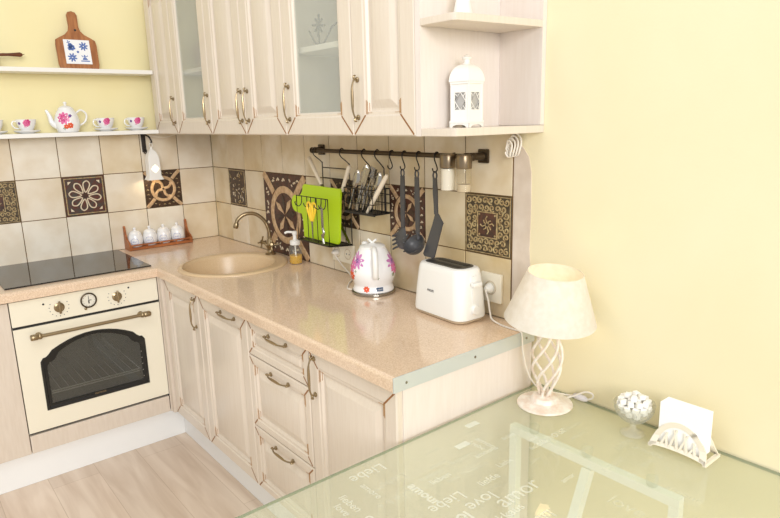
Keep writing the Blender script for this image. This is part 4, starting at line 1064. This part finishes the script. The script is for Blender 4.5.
mb=MB(); q=[f(a,H+z) for a,z in ((.004,.022),(.030,.022),(.030,.036),(.004,.036))]; mb.prism(q,tuple(dv*.002)); mb.build('display','display',t)
mb=MB()
for a in (.009,.014,.019,.024): mb.tube([Vector(f(a,H+.026))+dv*.0025,Vector(f(a+.002,H+.032))+dv*.0025],.0008,5)
mb.build('display_digits','white',t)

t.scale=(1,1,.95)
# ------------------------------------------------------------------ toaster
tx,ty=-.104,-2.019
t=thing('toaster','white two-slot toaster on the worktop in front of the single socket','toaster',(tx,ty,H))
def rr(hx,hy,r,z,n=6):
    o=[]
    for cx_,cy_,a0 in ((hx-r,hy-r,0),(-hx+r,hy-r,PI/2),(-hx+r,-hy+r,PI),(hx-r,-hy+r,1.5*PI)):
        for k in range(n+1): a=a0+PI/2*k/n; o.append((tx+cx_+r*math.cos(a),ty+cy_+r*math.sin(a),z))
    return o
mb=MB(); mb.ringmesh([rr(.066,.123,.038,H+.0125),rr(.0705,.1285,.040,H+.015),rr(.071,.129,.040,H+.026),rr(.066,.125,.040,H+.090),rr(.060,.119,.040,H+.155),rr(.057,.116,.040,H+.172),rr(.053,.112,.038,H+.178),rr(.046,.106,.034,H+.180)]); mb.build('housing','white',t,angle=50)
mb=MB(); mb.ringmesh([rr(.056,.112,.033,H+.0006),rr(.063,.120,.036,H+.004),rr(.068,.1255,.038,H+.0122)]); mb.build('foot','socketwell',t)
mb=MB(); mb.ringmesh([rr(.041,.097,.03,H+.1803),rr(.041,.097,.03,H+.1815)]); pl=mb.build('top_plate','slot',t)
mb=MB()
for x in (-.019,.019): mb.box((tx+x-.010,ty-.078,H+.1812),(tx+x+.010,ty+.078,H+.1822)); 
mb.build('slot','black',pl)
mb=MB()
for x in (-.019,.019):
    for q in (-.0045,.0045): mb.box((tx+x+q-.0009,ty-.074,H+.1822),(tx+x+q+.0009,ty+.074,H+.1828))
mb.build('slot_wires','slot',pl)
mb=MB(); mb.box((tx-.010,ty-.1275,H+.06),(tx+.010,ty-.112,H+.158),0,bevel=.002); mb.box((tx-.020,ty-.146,H+.125),(tx+.020,ty-.1265,H+.140),0,bevel=.005); mb.build('lever','white',t)
mb=MB(); mb.lathe([(.017,0),(.017,.010),(.014,.014)],(tx,ty-.124,H+.046),20,axis=(0,-1,0)); mb.build('browning_knob','white',t)
mb=MB(); text_mesh(mb,'PHILIPS',lambda u,v:(tx-.0678+.0056*0-(H+.092-H)*0+ (v*.08),ty+.022-u,H+.090+v),.0105,0,'CENTER',bold=.0003)
mb.build('maker_lettering','greytext',t)
t.rotation_euler=(0,0,math.radians(-3)); t.scale=(.95,.95,.985)

# ------------------------------------------------------------------ glass table
TZ=.690
t=thing('glass_table','pale green glass table printed with white words against the yellow wall','table',(-.65,-2.85,0))
TX0,TX1,TY0,TY1=-1.28,-.004,-3.30,-2.312
mb=MB(); mb.box((TX0,TY0,TZ-.008),(TX1,TY1,TZ),0); top=mb.build('glass_top',['tableglass','glassedge'],t)
for p in top.data.polygons:
    if abs(p.normal.z)<.5: p.material_index=1
mb=MB()
# words, each with its own place and direction: (text, x, y, direction in degrees on the table, size, faint, bold)
words=[('Liebe',-.672,-2.350,180,.046,0,0),('love',-.560,-2.606,180,.050,0,0),('amor',-.585,-2.672,0,.062,0,0),('Liebe',-.612,-2.560,180,.046,0,0),
 ('amour',-.690,-2.470,-90,.036,0,.0012),('Rakkaus',-.660,-2.700,0,.034,0,0),('kiss',-.745,-2.585,180,.030,0,0),('Liebling',-.470,-2.462,180,.026,1,0),('amour',-.480,-2.495,0,.026,0,0),
 ('lieben',-.640,-2.505,0,.026,0,0),('Rakkaus',-.650,-2.480,0,.022,1,0),('liefde',-.560,-2.585,0,.030,0,0),('Liebe',-.470,-2.560,0,.024,0,0),('amore',-.415,-2.425,-90,.028,0,0),('Liebe',-.440,-2.425,-90,.024,0,0),
 ('amore',-.770,-2.395,-90,.026,0,0),('lieben',-.835,-2.400,-90,.030,0,0),('love',-.862,-2.42,-90,.028,0,0),('Liebe',-.660,-2.420,180,.034,1,0),('amor',-.560,-2.400,0,.020,1,0),
 ('L i e b e',-.690,-2.480,180,.030,1,0),('amour',-.300,-2.560,0,.040,0,0),('lieben',-.330,-2.620,0,.024,1,0),('love',-.275,-2.655,0,.030,1,0),('amor',-.410,-2.700,0,.022,0,0),
 ('amore',-.230,-2.600,0,.026,1,0),('amore',-.150,-2.720,-90,.030,1,0),('Liebe',-.190,-2.705,0,.034,1,0),('Rakkaus',-.230,-2.560,0,.030,1,0),('amour',-.300,-2.74,0,.034,1,0),
 ('love',-.40,-2.80,-90,.05,1,0),('lo',-.655,-2.622,180,.044,0,.0012),('amore',-.42,-2.395,0,.016,1,0),('Liebe',-.205,-2.372,-60,.016,1,0),('lieben',-.32,-2.53,0,.018,0,0),
 ('love',-.215,-2.79,0,.03,1,0),('amour',-.26,-2.86,-90,.03,1,0),('Liebe',-.52,-2.735,180,.04,0,0),('amor',-.62,-2.76,0,.05,1,0),('love',-.90,-2.52,0,.05,0,0),('lieben',-.95,-2.60,180,.04,0,0),('amour',-.60,-2.455,0,.022,1,0),('lieben',-.36,-2.48,0,.020,0,0),('amore',-.53,-2.53,0,.022,1,0),('Liebe',-.40,-2.60,0,.020,1,0),('amor',-.52,-2.60,180,.018,1,0),('liefde',-.345,-2.56,0,.022,0,0),('kiss',-.605,-2.525,0,.024,1,0),('amour',-.73,-2.43,180,.02,1,0),('amour',-.80,-2.66,0,.05,0,0),('Liebe',-.75,-2.85,180,.05,0,0),('amore',-1.0,-2.9,0,.06,0,0)]
for w,x,y,ang,size,faint,bold in words:
    a=math.radians(ang); c,s=math.cos(a),math.sin(a)
    text_mesh(mb,w,lambda u,v:(x+u*c-v*s,y+u*s+v*c,TZ+.0004),size,faint,bold=bold)
for x,y in ((-.46,-2.425),(-.36,-2.365)): mb.box((x-.022,y-.010,TZ+.0003),(x+.022,y+.010,TZ+.0004),0)
mb.build('printed_words',['print','print2'],top)
def bar(mb,a,c,w=.011):
    a,c=Vector(a),Vector(c); mb.ringmesh([[p+Vector(q) for q in qs] for p,qs in ((a,SQ(a,c,w)),(c,SQ(a,c,w)))])
def SQ(a,c,w):
    d=(c-a).normalized(); u=d.cross(Vector((0,0,1)) if abs(d.z)<.9 else Vector((0,1,0))).normalized(); v=d.cross(u)
    return [(u*w*i+v*w*j) for i,j in ((-1,-1),(1,-1),(1,1),(-1,1))]
for fx,sg in ((-.222,1),(-1.06,-1)):
    mb=MB(); zr=TZ-.044
    mb.box((fx-.0125,-2.885,zr-.0125),(fx+.0125,-2.393,zr+.0125),0,bevel=.002)
    for y in (-2.405,-2.873): mb.box((fx-.0125,y-.0125,.0005),(fx+.0125,y+.0125,zr-.0125),0,bevel=.002)
    if sg>0: bar(mb,(fx-.012,-2.650,zr-.014),(fx-.30,-2.655,.012),.012)
    else: bar(mb,(fx+.012,-2.650,zr-.014),(fx+.30,-2.655,.012),.012)
    mb.build('support_frame','frame',t)
    for y in (-2.47,-2.637,-2.813):
        mb=MB(); mb.lathe([(.012,zr+.0127),(.0135,zr+.016),(.0135,TZ-.0082)],(fx,y,0),20); mb.build('glass_pad','clear',t)

# ------------------------------------------------------------------ table lamp
lx,ly=-.112,-2.421
t=thing('table_lamp','white table lamp with twisted metal stem and lit parchment shade','lamp',(lx,ly,TZ))
MB().lathe([(.078,.0008),(.080,.003),(.079,.007),(.066,.011),(.042,.015),(.040,.020),(.036,.027),(.024,.030),(.010,.031)],(lx,ly,TZ),44).build('base','shabby',t)
hx,hy=-.134,-2.445; zA,zB=.270,.405        # the shade sits a little off the stem and tilts
for k in range(6):
    pts=[]
    for q in range(25):
        f=q/24; r=.013+.030*math.sin(PI*f)**1.3; a=2*PI*k/6+f*PI*1.15
        pts.append((lx+(hx-lx)*f*.8+r*math.cos(a),ly+(hy-ly)*f*.8+r*math.sin(a),TZ+.028+f*.235))
    mb=MB(); mb.tube(pts,.0042,8); mb.build('twisted_rod','shabby',t)
mb=MB(); hz=TZ+.262; mb.lathe([(.018,-.004),(.018,.006),(.013,.010),(.013,.040)],(hx+.004,hy,hz),18); mb.build('bulb_socket','shabby',t)
MB().lathe(spline_prof([(.010,.040),(.013,.05),(.024,.075),(.024,.092),(.014,.108),(.001,.112)],4),(hx+.002,hy,hz),18).build('bulb','bulb',t)
tax=Vector((-.015,-.115,1)).normalized()
mb=MB(); sh0=Vector((hx,hy,TZ+zA))
mb.lathe([(.126,0),(.1265,.001),(.075,.141),(.074,.141),(.1248,.001)],sh0,56,axis=tax,cap0=False,cap1=False); shade=mb.build('lamp_shade','shade',t)
mb=MB()
R=Vector((0,0,1)).rotation_difference(tax).to_matrix()
for k in range(3):
    a=2*PI*k/3; mb.cyl(sh0+R@Vector((0,0,.025)),sh0+R@Vector((.118*math.cos(a),.118*math.sin(a),.020)),.0014,None,6)
mb.build('shade_spider','whitepaint',shade)
mb=MB()
pl=Vector((-.0202,-2.1265,.969))
mb.lathe([(.0165,.002),(.0175,.005),(.0145,.016),(.007,.026)],pl,18,axis=(-1,0,0)); mb.build('plug','white',t)
mb=MB(); cpth=smooth_path([pl+Vector((-.022,0,0)),pl+Vector((-.032,-.008,-.004)),pl+Vector((-.040,-.026,-.030)),pl+Vector((-.042,-.036,-.068)),(-.066,-2.175,H+.012),(-.070,-2.215,H+.0040),(-.074,-2.270,H+.0040),(-.076,-2.298,H+.0045),(-.078,-2.3065,H-.010),(-.078,-2.312,H-.06),(-.070,-2.330,H-.13),(-.052,-2.360,TZ+.010),(-.024,-2.420,TZ+.0042),(-.016,-2.452,TZ+.008)],8)
mb.tube(cpth,.0028,8)
mb.tube(smooth_path([(-.016,-2.497,TZ+.010),(-.014,-2.515,TZ+.020),(-.015,-2.515,TZ+.034),(-.018,-2.492,TZ+.033),(-.024,-2.46,TZ+.012),(-.038,-2.44,TZ+.0042),(-.062,-2.425,TZ+.012)],7),.0028,8)
mb.build('cord','cord',t)
mb=MB(); mb.tube([(-.0155,-2.452,TZ+.0085),(-.0155,-2.458,TZ+.0095),(-.0155,-2.475,TZ+.0105),(-.0155,-2.490,TZ+.0105),(-.0155,-2.500,TZ+.009)],[.004,.0085,.0098,.009,.005],12); mb.build('cord_switch','switchgrey',t)

# ------------------------------------------------------------------ sugar bowl with cubes
bx,by=-.083,-2.682
t=thing('sugar_bowl','small footed glass bowl filled with white sugar cubes','bowl',(bx,by,TZ))
bp=spline_prof([(.030,.0006),(.031,.003),(.022,.008),(.010,.014),(.009,.024),(.012,.030),(.026,.040),(.042,.056),(.050,.074),(.053,.088)],5)
ip=[(r-.0022,z+.0012) for r,z in bp if z>.034][::-1]
rings=[]
mb=MB(); mb.lathe(bp+[(.0515,.0885)]+ip+[(.004,.038)],(bx,by,TZ),48); bo=mb.build('goblet','bowlglass',t)
mb=MB()
for k in range(20):
    a=2*PI*k/20; mb.tube([(bx+r*math.cos(a)*1.005,by+r*math.sin(a)*1.005,TZ+z) for r,z in bp if .036<z<.076],.0011,5)
mb.build('pressed_ribs','bowlglass',bo)
mb=MB(); mb.box((-.0075,-.0075,0),(.0075,.0075,.013),0,bevel=.0022)
cube=mb.build('sugar_cube','sugar',None,(0,0,0)); tag(cube,'white sugar cube heaped in the small footed glass bowl','sugar','sugar cubes in the glass bowl')
rnd=random.Random(11); spots=[]
def layer(z,rmax,n,off):
    for k in range(n):
        a=2*PI*k/n+off; spots.append((bx+rmax*math.cos(a),by+rmax*math.sin(a),TZ+z))
layer(.046,.011,3,.2); layer(.060,.026,8,.1); layer(.0605,.006,1,0); layer(.0745,.036,11,.3); layer(.0745,.0165,5,.1); layer(.0885,.032,10,.2); layer(.0885,.011,3,.6); layer(.0995,.017,4,.4)
for i,p in enumerate(spots):
    o=cube if i==0 else cube.copy()
    if i: COL.objects.link(o)
    o.location=p; o.rotation_euler=(rnd.uniform(-.18,.18),rnd.uniform(-.18,.18),rnd.uniform(0,1.5))

# ------------------------------------------------------------------ napkin holder and napkins
nx,ny=-.074,-2.812
t=thing('napkin_holder','ivory napkin holder with arched fretwork front on the glass table','napkin holder',(nx,ny,TZ))
NH=.079; NW=.071
def archplate(x,flare):
    mb=MB()
    P=lambda y,z,w=0:(x+flare*max(0,(.03-z))*1.1+w, ny+y, TZ+z)
    th=.004
    n=22; outer=[]; inner=[]
    for k in range(n+1):
        f=k/n; a=PI*f
        yo=NW*math.cos(a); zo=.003+NH*math.sin(a)**1.15
        if abs(math.cos(a))>.9: yo*=1.0
        yi=(NW-.017)*math.cos(a); zi=.010+(NH-.020)*math.sin(a)**1.15
        outer.append((yo,zo)); inner.append((yi,zi))
    for k in range(n):
        q=[outer[k],outer[k+1],inner[k+1],inner[k]]
        mb.prism([P(*p) for p in q],(-th,0,0))
    # curved foot bar and branching ribs
    foot=[(NW*math.cos(PI*k/12)*.99,.003+.008*math.sin(PI*k/12)) for k in range(13)]
    for a_,c_ in zip(foot,foot[1:]): mb.prism([P(*a_),P(*c_),P(c_[0],c_[1]+.008),P(a_[0],a_[1]+.008)],(-th,0,0))
    for y0,y1,z1 in ((-.043,-.035,.044),(-.026,-.040,.038),(-.023,-.011,.060),(-.003,-.020,.057),(.000,.014,.060),(.021,.007,.062),(.026,.035,.044),(.043,.030,.048)):
        mb.prism([P(y0-.003,.012),P(y0+.003,.012),P(y1+.002,z1),P(y1-.002,z1)],(-th,0,0))
    return mb
archplate(nx-.020,-.5).build('front_plate','holder',t)
archplate(nx+.024,.5).build('back_plate','holder',t)
mb=MB(); mb.box((nx-.023,ny-.050,TZ+.010),(nx+.024,ny+.050,TZ+.013))
for sg in (-1,1):
    mb.prism([(nx-.036,ny+sg*.064,TZ+.0005),(nx-.036,ny+sg*.073,TZ+.0005),(nx+.040,ny+sg*.073,TZ+.0005),(nx+.040,ny+sg*.064,TZ+.0005)],(0,0,.008))
mb.build('base','holder',t)
nap=None
for k in range(10):
    x=nx-.0195+k*.0042
    if nap is None:
        mb=MB(); mb.box((x-.0019,ny-.056,TZ+.0135),(x+.0019,ny+.056,TZ+.122),0,bevel=.0016)
        nap=mb.build('paper_napkin','napkin',None,(x,ny,TZ+.0135)); tag(nap,'folded white paper napkin standing in the ivory napkin holder','napkin','napkins in the holder'); o=nap
    else:
        o=nap.copy(); COL.objects.link(o); o.location=(x,ny,TZ+.0135)

# ------------------------------------------------------------------ light
w=bpy.data.worlds.new('World'); SC.world=w; w.use_nodes=True
bg=w.node_tree.nodes['Background']; bg.inputs[0].default_value=(1.0,.995,.99,1); bg.inputs[1].default_value=.745
def area(name,loc,target,size,power,col=(1,1,1)):
    l=bpy.data.lights.new(name,'AREA'); l.shape='RECTANGLE'; l.size,l.size_y=size; l.energy=power; l.color=col
    o=bpy.data.objects.new(name,l); COL.objects.link(o); o.location=loc
    o.rotation_euler=(Vector(target)-Vector(loc)).to_track_quat('-Z','Y').to_euler(); return o
area('window_light',(-2.9,-7.2,2.8),(-.6,-1.0,.9),(2.4,2.0),215,(1,.99,.98))
area('overhead_fill_light',(-1.5,-2.2,2.68),(-1.5,-2.2,0),(1.0,1.0),12,(1,.98,.96))  # added fill from above, no lamp of the room
def point(name,loc,power,col,r):
    l=bpy.data.lights.new(name,'POINT'); l.energy=power; l.color=col; l.shadow_soft_size=r
    o=bpy.data.objects.new(name,l); COL.objects.link(o); o.location=loc
point('lamp_bulb_light',(hx+.002,hy,hz+.085),2.2,(1,.84,.64),.022)
point('sconce_light',(-.372,-.076,1.245),.25,(1,.8,.5),.015)

# ------------------------------------------------------------------ camera
cam=bpy.data.cameras.new('Camera'); co=bpy.data.objects.new('Camera',cam); COL.objects.link(co)
r=Vector((0.7713181927351174,-0.6359686420587797,-0.02474129895021503)); u=Vector((0.15830281234436402,0.15405110288835594,0.9752991732298074)); f=Vector((0.6164482664098401,0.7561826128765411,-0.21949804286942937))
mx=Matrix.Identity(4)
for i in range(3): mx[i][0]=r[i]; mx[i][1]=u[i]; mx[i][2]=-f[i]
mx.translation=Vector((-1.527053,-3.456677,1.519897)); co.matrix_world=mx
cam.sensor_width=36; cam.lens=626.73/780*36; cam.clip_start=.02
SC.camera=co
for o in SC.objects:
    if '_o' in o: del o['_o']
vs=SC.view_settings; vs.view_transform='Standard'; vs.look='None'; vs.exposure=0.0; vs.gamma=1; vs.use_curve_mapping=False
